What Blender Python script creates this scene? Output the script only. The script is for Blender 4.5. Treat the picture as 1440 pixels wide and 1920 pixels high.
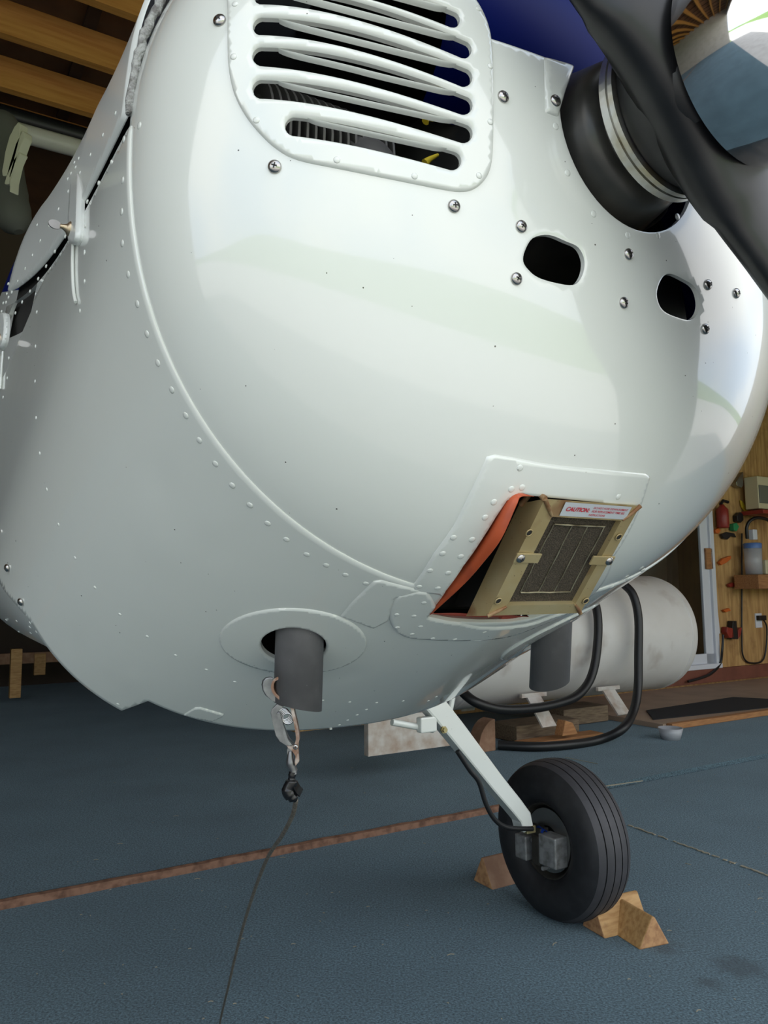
import bpy, bmesh, math, random
import numpy as np
from mathutils import Vector, Matrix
from mathutils.bvhtree import BVHTree
from mathutils.geometry import delaunay_2d_cdt

rng = random.Random(7)
scene = bpy.context.scene
col = scene.collection
for o in list(bpy.data.objects):
    bpy.data.objects.remove(o)

# ------------------------------------------------------------------ camera
FPX, CX, CY = 1442.0, 720.0, 960.0
PITCH, ROLL, CAMH = 0.1058, 0.0094, 0.93
cp, sp, cr, sr = math.cos(PITCH), math.sin(PITCH), math.cos(ROLL), math.sin(ROLL)
CAM = np.array([0.0, 0.0, CAMH])
RIGHT = np.array([cr, sr * sp, -sr * cp])
UPV = np.array([sr, -cr * sp, cr * cp])
FWD = np.array([0.0, cp, sp])
cam_data = bpy.data.cameras.new('camera')
cam_data.sensor_fit = 'HORIZONTAL'
cam_data.sensor_width = 36.0
cam_data.lens = 36.0 * FPX / 1440.0
cam_data.clip_start = 0.02
cam_data.clip_end = 500
cam = bpy.data.objects.new('camera', cam_data)
col.objects.link(cam)
cam.matrix_world = Matrix(((RIGHT[0], UPV[0], -FWD[0], CAM[0]), (RIGHT[1], UPV[1], -FWD[1], CAM[1]),
                           (RIGHT[2], UPV[2], -FWD[2], CAM[2]), (0, 0, 0, 1)))
scene.camera = cam

# ------------------------------------------------------------------ world, light, exposure
SKY_STRENGTH = 1.0
scene.view_settings.view_transform = 'Standard'
scene.view_settings.look = 'None'
scene.view_settings.exposure = 1.22
scene.view_settings.gamma = 1.0
scene.view_settings.use_curve_mapping = False
scene.cycles.use_denoising = True
world = bpy.data.worlds.new('sky')
scene.world = world
world.use_nodes = True
nt = world.node_tree
nt.nodes.clear()
wo = nt.nodes.new('ShaderNodeOutputWorld')
bg = nt.nodes.new('ShaderNodeBackground')
tc = nt.nodes.new('ShaderNodeTexCoord')
nz = nt.nodes.new('ShaderNodeTexNoise')
nz.inputs['Scale'].default_value = 2.2
nz.inputs['Detail'].default_value = 6
rp = nt.nodes.new('ShaderNodeValToRGB')
rp.color_ramp.elements[0].position = 0.40
rp.color_ramp.elements[0].color = (0.55, 0.68, 0.88, 1)
rp.color_ramp.elements[1].position = 0.60
rp.color_ramp.elements[1].color = (1.0, 0.99, 0.965, 1)
nt.links.new(tc.outputs['Generated'], nz.inputs['Vector'])
nt.links.new(nz.outputs['Fac'], rp.inputs['Fac'])
nt.links.new(rp.outputs['Color'], bg.inputs['Color'])
bg.inputs['Strength'].default_value = SKY_STRENGTH
nt.links.new(bg.outputs['Background'], wo.inputs['Surface'])

sun_d = bpy.data.lights.new('sun', 'SUN')
sun_d.energy = 2.2
sun_d.angle = 0.02
sun_d.color = (1.0, 0.98, 0.95)
sun = bpy.data.objects.new('sun', sun_d)
col.objects.link(sun)
sun.matrix_world = (Vector((-0.30, 0.30, 0.95))).to_track_quat('Z', 'Y').to_matrix().to_4x4()
# ------------------------------------------------------------------ rays through image points
def ray(px, py):
    d = FWD + RIGHT * ((px - CX) / FPX) - UPV * ((py - CY) / FPX)
    return d

def rays(P):
    P = np.atleast_2d(np.asarray(P, float))
    return FWD + RIGHT * ((P[:, :1] - CX) / FPX) - UPV * ((P[:, 1:2] - CY) / FPX)

PSI = 0.5448
LAT = np.array([math.cos(PSI), math.sin(PSI), 0.0])      # hangar / aeroplane sideways axis (to the right)
DEP = np.array([-math.sin(PSI), math.cos(PSI), 0.0])     # hangar depth axis
Z = np.array([0.0, 0.0, 1.0])

def H(p, q, z=0.0):
    return LAT * p + DEP * q + Z * z

def fl(px, py, z=0.0):
    d = ray(px, py)
    return CAM + d * ((z - CAMH) / d[2])

def at(px, py, dist):
    d = ray(px, py)
    return CAM + d * (dist / d[1])

def hq(px, py, q):
    d = ray(px, py)
    return CAM + d * (q / float(d @ DEP))

def pq(P):
    return float(P @ LAT), float(P @ DEP)

# ------------------------------------------------------------------ materials
MAT = {}
def node(nt, kind, **kw):
    n = nt.nodes.new(kind)
    for k, v in kw.items():
        if k in n.inputs:
            n.inputs[k].default_value = v
        else:
            setattr(n, k, v)
    return n

def mat(name, color, rough=0.5, metal=0.0, noise=None, coat=0.0, bump=None, wave=None, spots=None, spec=0.5, trans=0.0, aniso=0.0, grime=None):
    """noise=(scale, colour, amount, detail) blends a second colour; spots=(scale, size, colour) adds specks;
    wave=(scale, colour, stretch) wood grain; bump=(scale, strength, dist)"""
    m = bpy.data.materials.new(name)
    m.use_nodes = True
    t = m.node_tree
    b = t.nodes['Principled BSDF']
    b.inputs['Roughness'].default_value = rough
    b.inputs['Metallic'].default_value = metal
    b.inputs['Coat Weight'].default_value = coat
    b.inputs['Coat Roughness'].default_value = 0.04
    b.inputs['Specular IOR Level'].default_value = spec
    b.inputs['Transmission Weight'].default_value = trans
    b.inputs['Anisotropic'].default_value = aniso
    geo = node(t, 'ShaderNodeNewGeometry')
    src = geo.outputs['Position']
    rgb = node(t, 'ShaderNodeRGB')
    rgb.outputs[0].default_value = (*color, 1)
    cur = rgb.outputs[0]
    def mix(fac, c2, cur):
        mx = node(t, 'ShaderNodeMix', data_type='RGBA')
        t.links.new(fac, mx.inputs['Factor'])
        t.links.new(cur, mx.inputs[6])
        mx.inputs[7].default_value = (*c2, 1)
        return mx.outputs[2]
    if wave:
        sc, c2, stretch = wave
        turn = node(t, 'ShaderNodeMapping')
        turn.inputs['Rotation'].default_value = (0, 0, -PSI)
        t.links.new(src, turn.inputs['Vector'])
        mp = node(t, 'ShaderNodeMapping')
        mp.inputs['Scale'].default_value = stretch
        t.links.new(turn.outputs[0], mp.inputs['Vector'])
        n = node(t, 'ShaderNodeTexNoise', Scale=sc, Detail=5.0)
        t.links.new(mp.outputs[0], n.inputs['Vector'])
        r = node(t, 'ShaderNodeMapRange')
        r.inputs['From Min'].default_value = 0.38
        r.inputs['From Max'].default_value = 0.66
        t.links.new(n.outputs['Fac'], r.inputs['Value'])
        cur = mix(r.outputs[0], c2, cur)
    if noise:
        sc, c2, amt, det = noise
        n = node(t, 'ShaderNodeTexNoise', Scale=sc, Detail=det)
        t.links.new(src, n.inputs['Vector'])
        r = node(t, 'ShaderNodeMapRange')
        r.inputs['From Min'].default_value = 0.42
        r.inputs['From Max'].default_value = 0.68
        r.inputs['To Max'].default_value = amt
        t.links.new(n.outputs['Fac'], r.inputs['Value'])
        cur = mix(r.outputs[0], c2, cur)
    if grime:
        sc, c2, lo, hi, amt = grime
        n = node(t, 'ShaderNodeTexNoise', Scale=sc, Detail=3.0)
        t.links.new(src, n.inputs['Vector'])
        r = node(t, 'ShaderNodeMapRange')
        r.inputs['From Min'].default_value = lo
        r.inputs['From Max'].default_value = hi
        r.inputs['To Max'].default_value = amt
        t.links.new(n.outputs['Fac'], r.inputs['Value'])
        cur = mix(r.outputs[0], c2, cur)
    if spots:
        sc, size, c2 = spots
        v = node(t, 'ShaderNodeTexVoronoi', Scale=sc)
        t.links.new(src, v.inputs['Vector'])
        # a speck only in some cells
        sep = node(t, 'ShaderNodeSeparateColor')
        t.links.new(v.outputs['Color'], sep.inputs[0])
        lt = node(t, 'ShaderNodeMath', operation='LESS_THAN')
        t.links.new(v.outputs['Distance'], lt.inputs[0])
        mlt = node(t, 'ShaderNodeMath', operation='MULTIPLY')
        t.links.new(sep.outputs[0], mlt.inputs[0])
        mlt.inputs[1].default_value = size
        sub = node(t, 'ShaderNodeMath', operation='SUBTRACT')
        t.links.new(mlt.outputs[0], sub.inputs[0])
        sub.inputs[1].default_value = size * 0.55
        t.links.new(sub.outputs[0], lt.inputs[1])
        cur = mix(lt.outputs[0], c2, cur)
    t.links.new(cur, b.inputs['Base Color'])
    if bump:
        sc, strength, dist = bump
        n = node(t, 'ShaderNodeTexNoise', Scale=sc, Detail=3.0)
        t.links.new(src, n.inputs['Vector'])
        bp = node(t, 'ShaderNodeBump', Strength=strength, Distance=dist)
        t.links.new(n.outputs['Fac'], bp.inputs['Height'])
        t.links.new(bp.outputs[0], b.inputs['Normal'])
    MAT[name] = m
    return m

mat('white_paint', (0.74, 0.76, 0.715), rough=0.22, coat=1.0, spots=(85, 0.15, (0.08, 0.075, 0.06)), bump=(7.0, 0.05, 0.02))
mat('door_paint', (0.74, 0.76, 0.73), rough=0.35, coat=0.5, bump=(7.0, 0.05, 0.02))
mat('blue_paint', (0.001, 0.008, 0.13), rough=0.45, spec=0.12)
mat('prop_black', (0.008, 0.008, 0.009), rough=0.36, noise=(30, (0.02, 0.02, 0.02), 0.6, 3), spec=0.5)
mat('chrome', (0.88, 0.89, 0.90), rough=0.05, metal=1.0)
mat('screw_steel', (0.46, 0.44, 0.42), rough=0.24, metal=1.0)
mat('screw_dark', (0.02, 0.018, 0.016), rough=0.6)
mat('exhaust_steel', (0.125, 0.12, 0.12), rough=0.5, metal=0.25, noise=(25, (0.20, 0.19, 0.19), 0.7, 8), spots=(260, 0.25, (0.3, 0.3, 0.3)))
mat('engine_dark', (0.035, 0.035, 0.033), rough=0.34, metal=0.2, noise=(18, (0.09, 0.085, 0.07), 0.7, 4))
mat('engine_black', (0.006, 0.006, 0.006), rough=0.7)
mat('cylinder_grey', (0.14, 0.135, 0.125), rough=0.5, metal=0.6)
mat('baffle_grey', (0.10, 0.105, 0.11), rough=0.45, metal=0.5, spots=(200, 0.3, (0.03, 0.03, 0.03)))
mat('flange_alloy', (0.62, 0.62, 0.60), rough=0.3, metal=0.9, noise=(40, (0.35, 0.28, 0.12), 0.7, 3))
mat('yellow_wire', (0.75, 0.55, 0.03), rough=0.5)
mat('filter_gold', (0.46, 0.35, 0.17), rough=0.42, metal=0.35, noise=(28, (0.50, 0.42, 0.24), 0.8, 5), spots=(330, 0.34, (0.10, 0.05, 0.02)), grime=(22, (0.22, 0.08, 0.03), 0.60, 0.72, 0.75))
mat('filter_rust', (0.22, 0.10, 0.04), rough=0.6, metal=0.2, noise=(90, (0.42, 0.30, 0.16), 0.9, 4))
mat('filter_element', (0.055, 0.042, 0.028), rough=0.9, noise=(900, (0.14, 0.11, 0.075), 0.9, 2), bump=(900, 1.0, 0.003))
mat('filter_wire', (0.55, 0.48, 0.33), rough=0.35, metal=0.8, noise=(60, (0.12, 0.09, 0.05), 0.9, 3))
mat('label_silver', (0.62, 0.65, 0.68), rough=0.35, metal=0.2)
mat('label_red', (0.55, 0.02, 0.04), rough=0.5)
mat('orange_seal', (0.50, 0.088, 0.026), rough=0.5, grime=(30, (0.25, 0.05, 0.03), 0.5, 0.75, 0.7))
mat('red_seal', (0.30, 0.045, 0.022), rough=0.5)
mat('seal_rope', (0.42, 0.42, 0.40), rough=0.7, noise=(160, (0.14, 0.13, 0.12), 0.9, 4), bump=(260, 1.0, 0.004))
mat('gap_black', (0.012, 0.011, 0.010), rough=0.8)
mat('latch_brass', (0.50, 0.40, 0.27), rough=0.35, metal=0.9)
mat('clamp_steel', (0.15, 0.15, 0.155), rough=0.38, metal=0.85, noise=(70, (0.30, 0.30, 0.30), 0.7, 4))
mat('clamp_copper', (0.22, 0.125, 0.085), rough=0.45, metal=0.7, noise=(110, (0.50, 0.44, 0.40), 0.9, 4))
mat('spring_steel', (0.5, 0.5, 0.5), rough=0.25, metal=1.0)
mat('tape_black', (0.006, 0.006, 0.007), rough=0.25)
mat('cable_grey', (0.18, 0.16, 0.13), rough=0.6, metal=0.3, noise=(300, (0.06, 0.05, 0.04), 0.8, 2))
mat('rubber', (0.012, 0.012, 0.014), rough=0.55, noise=(40, (0.02, 0.02, 0.023), 0.8, 3))
mat('tread', (0.040, 0.039, 0.044), rough=0.6, noise=(30, (0.052, 0.05, 0.056), 0.8, 3))
mat('groove', (0.004, 0.004, 0.005), rough=0.8)
mat('rim_grey', (0.055, 0.05, 0.042), rough=0.5, metal=0.5, noise=(25, (0.02, 0.018, 0.015), 0.8, 4))
mat('caliper_alloy', (0.34, 0.34, 0.34), rough=0.5, metal=0.5, noise=(50, (0.15, 0.15, 0.14), 0.8, 4))
mat('brake_disc', (0.26, 0.26, 0.25), rough=0.35, metal=0.9)
mat('blue_fitting', (0.02, 0.08, 0.5), rough=0.35, metal=0.6)
mat('brass', (0.45, 0.38, 0.2), rough=0.4, metal=0.8)
mat('hose_black', (0.010, 0.010, 0.011), rough=0.45)
mat('pine', (0.50, 0.30, 0.12), rough=0.65, wave=(16, (0.36, 0.19, 0.065), (1, 6, 6)), grime=(20, (0.2, 0.1, 0.04), 0.62, 0.75, 0.5))
mat('pine_end', (0.47, 0.26, 0.12), rough=0.75, noise=(60, (0.25, 0.11, 0.05), 0.8, 4))
mat('old_wood', (0.26, 0.14, 0.085), rough=0.8, noise=(24, (0.36, 0.22, 0.14), 0.8, 6))
mat('batten', (0.23, 0.12, 0.075), rough=0.8, noise=(35, (0.08, 0.035, 0.02), 0.85, 6))
mat('plank_grey', (0.22, 0.16, 0.10), rough=0.8, wave=(12, (0.12, 0.08, 0.05), (1, 9, 9)))
mat('plank_orange', (0.42, 0.20, 0.075), rough=0.75, wave=(12, (0.30, 0.13, 0.05), (1, 7, 7)))
mat('rafter', (0.50, 0.24, 0.05), rough=0.7, wave=(7, (0.40, 0.17, 0.03), (0.5, 8, 8)))
mat('roof_board', (0.16, 0.075, 0.03), rough=0.85, noise=(5, (0.10, 0.045, 0.02), 0.8, 5))
mat('purlin', (0.05, 0.025, 0.012), rough=0.85)
mat('wall_pine', (0.56, 0.34, 0.13), rough=0.7, wave=(5, (0.36, 0.19, 0.065), (5, 5, 0.55)), grime=(6, (0.25, 0.12, 0.04), 0.56, 0.72, 0.6))
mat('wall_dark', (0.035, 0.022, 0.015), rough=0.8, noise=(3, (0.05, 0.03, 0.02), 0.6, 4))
mat('wall_tan', (0.52, 0.47, 0.40), rough=0.8, noise=(3, (0.42, 0.37, 0.30), 0.6, 4))
mat('wall_olive', (0.20, 0.18, 0.07), rough=0.8, noise=(3, (0.14, 0.12, 0.05), 0.6, 4))
mat('header_grey', (0.20, 0.15, 0.11), rough=0.8, wave=(8, (0.08, 0.05, 0.03), (0.6, 8, 8)))
mat('baseboard_red', (0.20, 0.065, 0.04), rough=0.6, noise=(6, (0.13, 0.04, 0.025), 0.7, 4))
mat('vinyl_white', (0.70, 0.72, 0.78), rough=0.35)
mat('tank_white', (0.70, 0.67, 0.64), rough=0.4, noise=(3, (0.60, 0.56, 0.52), 0.7, 5), grime=(4.5, (0.30, 0.22, 0.17), 0.58, 0.8, 0.6))
mat('rusty_white', (0.62, 0.58, 0.53), rough=0.6, noise=(14, (0.35, 0.22, 0.14), 0.7, 5))
mat('concrete', (0.46, 0.44, 0.41), rough=0.9, noise=(4, (0.38, 0.36, 0.33), 0.8, 6))
mat('plywood_floor', (0.38, 0.27, 0.19), rough=0.8, noise=(5, (0.30, 0.22, 0.16), 0.8, 5))
mat('mat_black', (0.012, 0.012, 0.014), rough=0.95)
mat('grass', (0.10, 0.20, 0.03), rough=0.9, noise=(1.5, (0.17, 0.25, 0.05), 0.8, 6))
mat('frosted_plastic', (0.72, 0.74, 0.78), rough=0.3, trans=0.5)
mat('lid_blue', (0.10, 0.20, 0.48), rough=0.4)
mat('cream_plastic', (0.62, 0.55, 0.36), rough=0.45)
mat('screen_grey', (0.16, 0.17, 0.14), rough=0.2)
mat('tool_red', (0.28, 0.03, 0.02), rough=0.4)
mat('tool_orange', (0.60, 0.13, 0.02), rough=0.45)
mat('tool_black', (0.01, 0.01, 0.012), rough=0.4)
mat('tool_green', (0.02, 0.25, 0.09), rough=0.5)
mat('tool_yellow', (0.55, 0.40, 0.02), rough=0.5)
mat('steel_bright', (0.3, 0.29, 0.28), rough=0.3, metal=0.9)
mat('cover_grey', (0.10, 0.10, 0.09), rough=0.8)
mat('paddle_cream', (0.52, 0.50, 0.40), rough=0.55)
mat('pipe_white', (0.55, 0.54, 0.48), rough=0.4)
mat('brown_backdrop', (0.05, 0.03, 0.02), rough=0.8)
mat('straw', (0.35, 0.32, 0.24), rough=0.9)
mat('paper_white', (0.75, 0.75, 0.75), rough=0.7)

def make_glass():
    m = bpy.data.materials.new('pane_glass')
    m.use_nodes = True
    b = m.node_tree.nodes['Principled BSDF']
    b.inputs['Base Color'].default_value = (0.9, 0.93, 0.93, 1)
    b.inputs['Roughness'].default_value = 0.02
    b.inputs['Transmission Weight'].default_value = 1.0
    b.inputs['IOR'].default_value = 1.45
    MAT['pane_glass'] = m
make_glass()

def make_carpet():
    m = bpy.data.materials.new('carpet_blue')
    m.use_nodes = True
    t = m.node_tree
    b = t.nodes['Principled BSDF']
    b.inputs['Roughness'].default_value = 1.0
    b.inputs['Specular IOR Level'].default_value = 0.08
    b.inputs['Sheen Weight'].default_value = 0.35
    b.inputs['Sheen Roughness'].default_value = 0.6
    b.inputs['Sheen Tint'].default_value = (0.55, 0.7, 0.8, 1)
    geo = node(t, 'ShaderNodeNewGeometry')
    n1 = node(t, 'ShaderNodeTexNoise', Scale=170.0, Detail=4.0, Roughness=0.75)
    n2 = node(t, 'ShaderNodeTexNoise', Scale=2.2, Detail=4.0)
    for n in (n1, n2):
        t.links.new(geo.outputs['Position'], n.inputs['Vector'])
    r1 = node(t, 'ShaderNodeValToRGB')
    r1.color_ramp.elements[0].position = 0.38
    r1.color_ramp.elements[0].color = (0.013, 0.022, 0.027, 1)
    r1.color_ramp.elements[1].position = 0.64
    r1.color_ramp.elements[1].color = (0.145, 0.235, 0.275, 1)
    t.links.new(n1.outputs['Fac'], r1.inputs['Fac'])
    r2 = node(t, 'ShaderNodeMapRange')
    r2.inputs['From Min'].default_value = 0.3
    r2.inputs['From Max'].default_value = 0.7
    r2.inputs['To Min'].default_value = 0.78
    r2.inputs['To Max'].default_value = 1.12
    t.links.new(n2.outputs['Fac'], r2.inputs['Value'])
    mx = node(t, 'ShaderNodeMix', data_type='RGBA', blend_type='MULTIPLY')
    mx.inputs['Factor'].default_value = 1.0
    t.links.new(r1.outputs['Color'], mx.inputs[6])
    t.links.new(r2.outputs[0], mx.inputs[7])
    cur = mx.outputs[2]
    # oil stains soaked into the pile
    for (px, py, rad) in ((1240, 1640 + 135, 0.045), (1385, 1812, 0.06), (1330, 1845, 0.03), (1215, 1742, 0.03)):
        c = fl(px, py)
        vm = node(t, 'ShaderNodeVectorMath', operation='DISTANCE')
        t.links.new(geo.outputs['Position'], vm.inputs[0])
        vm.inputs[1].default_value = tuple(c)
        ad = node(t, 'ShaderNodeMath', operation='MULTIPLY_ADD')
        n3 = node(t, 'ShaderNodeTexNoise', Scale=30.0, Detail=4.0)
        t.links.new(geo.outputs['Position'], n3.inputs['Vector'])
        t.links.new(n3.outputs['Fac'], ad.inputs[0])
        ad.inputs[1].default_value = 0.09
        t.links.new(vm.outputs['Value'], ad.inputs[2])
        r = node(t, 'ShaderNodeMapRange')
        r.inputs['From Min'].default_value = rad + 0.02
        r.inputs['From Max'].default_value = rad + 0.06
        r.inputs['To Min'].default_value = 0.65
        r.inputs['To Max'].default_value = 0.0
        t.links.new(ad.outputs[0], r.inputs['Value'])
        m2 = node(t, 'ShaderNodeMix', data_type='RGBA')
        t.links.new(r.outputs[0], m2.inputs['Factor'])
        t.links.new(cur, m2.inputs[6])
        m2.inputs[7].default_value = (0.018, 0.018, 0.018, 1)
        cur = m2.outputs[2]
    t.links.new(cur, b.inputs['Base Color'])
    bp = node(t, 'ShaderNodeBump', Strength=0.9, Distance=0.004)
    t.links.new(n1.outputs['Fac'], bp.inputs['Height'])
    t.links.new(bp.outputs[0], b.inputs['Normal'])
    MAT['carpet_blue'] = m
make_carpet()

# ------------------------------------------------------------------ mesh helpers
def nrm(v):
    v = np.asarray(v, float)
    return v / (np.linalg.norm(v) + 1e-12)

class MB:
    """collects vertices and faces (world coordinates) with a material slot per face"""
    def __init__(self):
        self.v, self.f, self.m, self.s = [], [], [], []
    def add(self, verts, faces, mi=0, smooth=True):
        k = len(self.v)
        self.v += [tuple(map(float, x)) for x in verts]
        for f in faces:
            self.f.append([i + k for i in f])
            self.m.append(mi)
            self.s.append(smooth)
        return self
    def box(self, c, ax, ay, az, mi=0, bev=0.0):
        """centre and three half-axis vectors; bev = bevel width (chamfered edges)"""
        c, ax, ay, az = (np.asarray(x, float) for x in (c, ax, ay, az))
        bm = bmesh.new()
        vs = {}
        for i in (-1, 1):
            for j in (-1, 1):
                for k in (-1, 1):
                    vs[i, j, k] = bm.verts.new(c + ax * i + ay * j + az * k)
        for q in (((-1, -1, -1), (-1, 1, -1), (1, 1, -1), (1, -1, -1)), ((-1, -1, 1), (1, -1, 1), (1, 1, 1), (-1, 1, 1)),
                  ((-1, -1, -1), (1, -1, -1), (1, -1, 1), (-1, -1, 1)), ((-1, 1, -1), (-1, 1, 1), (1, 1, 1), (1, 1, -1)),
                  ((-1, -1, -1), (-1, -1, 1), (-1, 1, 1), (-1, 1, -1)), ((1, -1, -1), (1, 1, -1), (1, 1, 1), (1, -1, 1))):
            bm.faces.new([vs[x] for x in q])
        if bev > 0:
            bmesh.ops.bevel(bm, geom=list(bm.edges), offset=bev, segments=2, affect='EDGES', profile=0.5)
        self.bm(bm, mi, False)
        return self
    def bm(self, bm, mi=0, smooth=True):
        bmesh.ops.recalc_face_normals(bm, faces=list(bm.faces))
        bm.verts.index_update()
        self.add([v.co for v in bm.verts], [[v.index for v in f.verts] for f in bm.faces], mi, smooth)
        bm.free()
    def tube(self, pts, r, n=10, mi=0, cap=True, smooth=True):
        pts = [np.asarray(p, float) for p in pts]
        rs = r if hasattr(r, '__len__') else [r] * len(pts)
        rings = []
        up = np.array([0.13, 0.07, 1.0])
        prev = None
        for i, p in enumerate(pts):
            a = pts[max(i - 1, 0)]
            b = pts[min(i + 1, len(pts) - 1)]
            d = nrm(b - a)
            if prev is None:
                x = np.cross(d, up)
                if np.linalg.norm(x) < 0.1:
                    x = np.cross(d, np.array([1.0, 0, 0]))
                x = nrm(x)
            else:
                x = nrm(prev - d * (prev @ d))
            prev = x
            y = np.cross(d, x)
            rings.append([p + rs[i] * (math.cos(t) * x + math.sin(t) * y) for t in np.linspace(0, 2 * math.pi, n, endpoint=False)])
        vs = [v for rg in rings for v in rg]
        fs = []
        for i in range(len(pts) - 1):
            for j in range(n):
                k = (j + 1) % n
                fs.append([i * n + j, i * n + k, (i + 1) * n + k, (i + 1) * n + j])
        self.add(vs, fs, mi, smooth)
        if cap:
            self.add(rings[0], [list(range(n))[::-1]], mi, False)
            self.add(rings[-1], [list(range(n))], mi, False)
        return self
    def lathe(self, o, axis, prof, n=48, mi=0, smooth=True, close=False):
        """prof = [(height along axis, radius)]"""
        o = np.asarray(o, float)
        axis = nrm(axis)
        x = np.cross(axis, Z)
        if np.linalg.norm(x) < 0.1:
            x = np.cross(axis, np.array([1.0, 0, 0]))
        x = nrm(x)
        y = np.cross(axis, x)
        vs, fs = [], []
        for (h, r) in prof:
            for t in np.linspace(0, 2 * math.pi, n, endpoint=False):
                vs.append(o + axis * h + r * (math.cos(t) * x + math.sin(t) * y))
        L = len(prof)
        for i in range(L if close else L - 1):
            i2 = (i + 1) % L
            for j in range(n):
                k = (j + 1) % n
                fs.append([i * n + j, i2 * n + j, i2 * n + k, i * n + k][::-1])
        self.add(vs, fs, mi, smooth)
        return self
    def prism(self, poly, ext, mi=0, smooth=False, bev=0.0):
        """planar polygon (3D points) extruded by vector"""
        bm = bmesh.new()
        a = [bm.verts.new(p) for p in poly]
        b = [bm.verts.new(np.asarray(p, float) + ext) for p in poly]
        n = len(poly)
        bm.faces.new(a[::-1])
        bm.faces.new(b)
        for i in range(n):
            bm.faces.new([a[i], a[(i + 1) % n], b[(i + 1) % n], b[i]])
        if bev > 0:
            bmesh.ops.bevel(bm, geom=list(bm.edges), offset=bev, segments=2, affect='EDGES', profile=0.5)
        self.bm(bm, mi, smooth)
        return self
    def ribbon(self, pts, ext, thick, mi=0):
        """strip: polyline pts widened by +-ext (vector or list) and given a thickness"""
        pts = [np.asarray(p, float) for p in pts]
        n = len(pts)
        exts = ext if isinstance(ext, list) else [np.asarray(ext, float)] * n
        vs, fs = [], []
        for i, p in enumerate(pts):
            d = nrm(pts[min(i + 1, n - 1)] - pts[max(i - 1, 0)])
            e = exts[i]
            nn = nrm(np.cross(d, e)) * thick / 2
            vs += [p - e - nn, p + e - nn, p + e + nn, p - e + nn]
        for i in range(n - 1):
            for j in range(4):
                k = (j + 1) % 4
                fs.append([i * 4 + j, i * 4 + k, i * 4 + 4 + k, i * 4 + 4 + j])
        fs.append([3, 2, 1, 0])
        fs.append([(n - 1) * 4 + j for j in range(4)])
        self.add(vs, fs, mi, False)
        return self
    def build(self, name, mats, parent=None, world=True, label=None):
        me = bpy.data.meshes.new(name)
        V = np.array(self.v)
        c = (V.min(0) + V.max(0)) / 2
        c[2] = V[:, 2].min()
        if not world:
            c = np.zeros(3)
        me.from_pydata([tuple(x) for x in (V - c)], [], self.f)
        mats = mats if isinstance(mats, (list, tuple)) else [mats]
        for m in mats:
            me.materials.append(MAT[m])
        me.polygons.foreach_set('material_index', self.m)
        me.polygons.foreach_set('use_smooth', self.s)
        me.update()
        o = bpy.data.objects.new(name, me)
        col.objects.link(o)
        place(o, Matrix.Translation(Vector(c)), parent)
        if label:
            o['label'] = label
        return o

WORLD = {}
def place(o, mw, parent=None):
    WORLD[o.name] = mw.copy()
    if parent is not None:
        o.parent = parent
        o.matrix_basis = WORLD[parent.name].inverted() @ mw
    else:
        o.matrix_basis = mw

def inst(name, me, mw, parent=None):
    o = bpy.data.objects.new(name, me)
    col.objects.link(o)
    place(o, mw, parent)
    return o

def empty(name, loc):
    o = bpy.data.objects.new(name, None)
    o.empty_display_size = 0.1
    col.objects.link(o)
    place(o, Matrix.Translation(Vector(loc)))
    return o

def tag(o, label=None, cat=None, group=None, kind=None):
    if label: o['label'] = label
    if cat: o['category'] = cat
    if group: o['group'] = group
    if kind: o['kind'] = kind
    return o

def struct(o, label=None):
    o['kind'] = 'structure'
    if label: o['label'] = label
    return o

def frame_mat(o, z, x=None, s=1.0):
    z = nrm(z)
    if x is None:
        x = np.cross(np.array([0.3, 0.2, 1.0]), z)
    x = np.asarray(x, float)
    x = nrm(x - z * (x @ z))
    y = np.cross(z, x)
    return Matrix(((x[0] * s, y[0] * s, z[0] * s, o[0]), (x[1] * s, y[1] * s, z[1] * s, o[1]), (x[2] * s, y[2] * s, z[2] * s, o[2]), (0, 0, 0, 1)))

def smooth_path(pts, n=8, closed=False):
    P = [np.asarray(p, float) for p in pts]
    out = []
    m = len(P)
    rngi = range(m) if closed else range(m - 1)
    for i in rngi:
        if closed:
            p0, p1, p2, p3 = P[(i - 1) % m], P[i], P[(i + 1) % m], P[(i + 2) % m]
        else:
            p0, p1, p2, p3 = P[max(i - 1, 0)], P[i], P[i + 1], P[min(i + 2, m - 1)]
        for k in range(n):
            t = k / n
            out.append(0.5 * ((2 * p1) + (-p0 + p2) * t + (2 * p0 - 5 * p1 + 4 * p2 - p3) * t * t + (-p0 + 3 * p1 - 3 * p2 + p3) * t ** 3))
    if not closed:
        out.append(P[-1])
    return out

# ================================================================== THE SETTING
# carpeted floor (lower, near) and the slightly raised rear floor
BACKQ = 4.8
FLOOR_STEP_Q = pq(fl(0, 1703))[1] * 0.5 + pq(fl(935, 1522))[1] * 0.5
b = MB()
b.box(H(1.5, (FLOOR_STEP_Q - 0.35) / 2, -0.05), LAT * 7.5, DEP * (FLOOR_STEP_Q + 0.35) / 2, Z * 0.05)
struct(b.build('floor', 'carpet_blue'), 'blue-green carpeted hangar floor')
b = MB()
b.box(H(1.5, (FLOOR_STEP_Q + BACKQ) / 2 + 0.02, -0.015), LAT * 7.5, DEP * (BACKQ - FLOOR_STEP_Q) / 2, Z * 0.033)
b.box(H(0.35, (BACKQ + 8.9) / 2 + 0.02, -0.015), LAT * 1.95, DEP * (8.9 - BACKQ) / 2, Z * 0.033)
struct(b.build('floor', 'carpet_blue'), 'raised rear part of the carpeted hangar floor')
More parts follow.
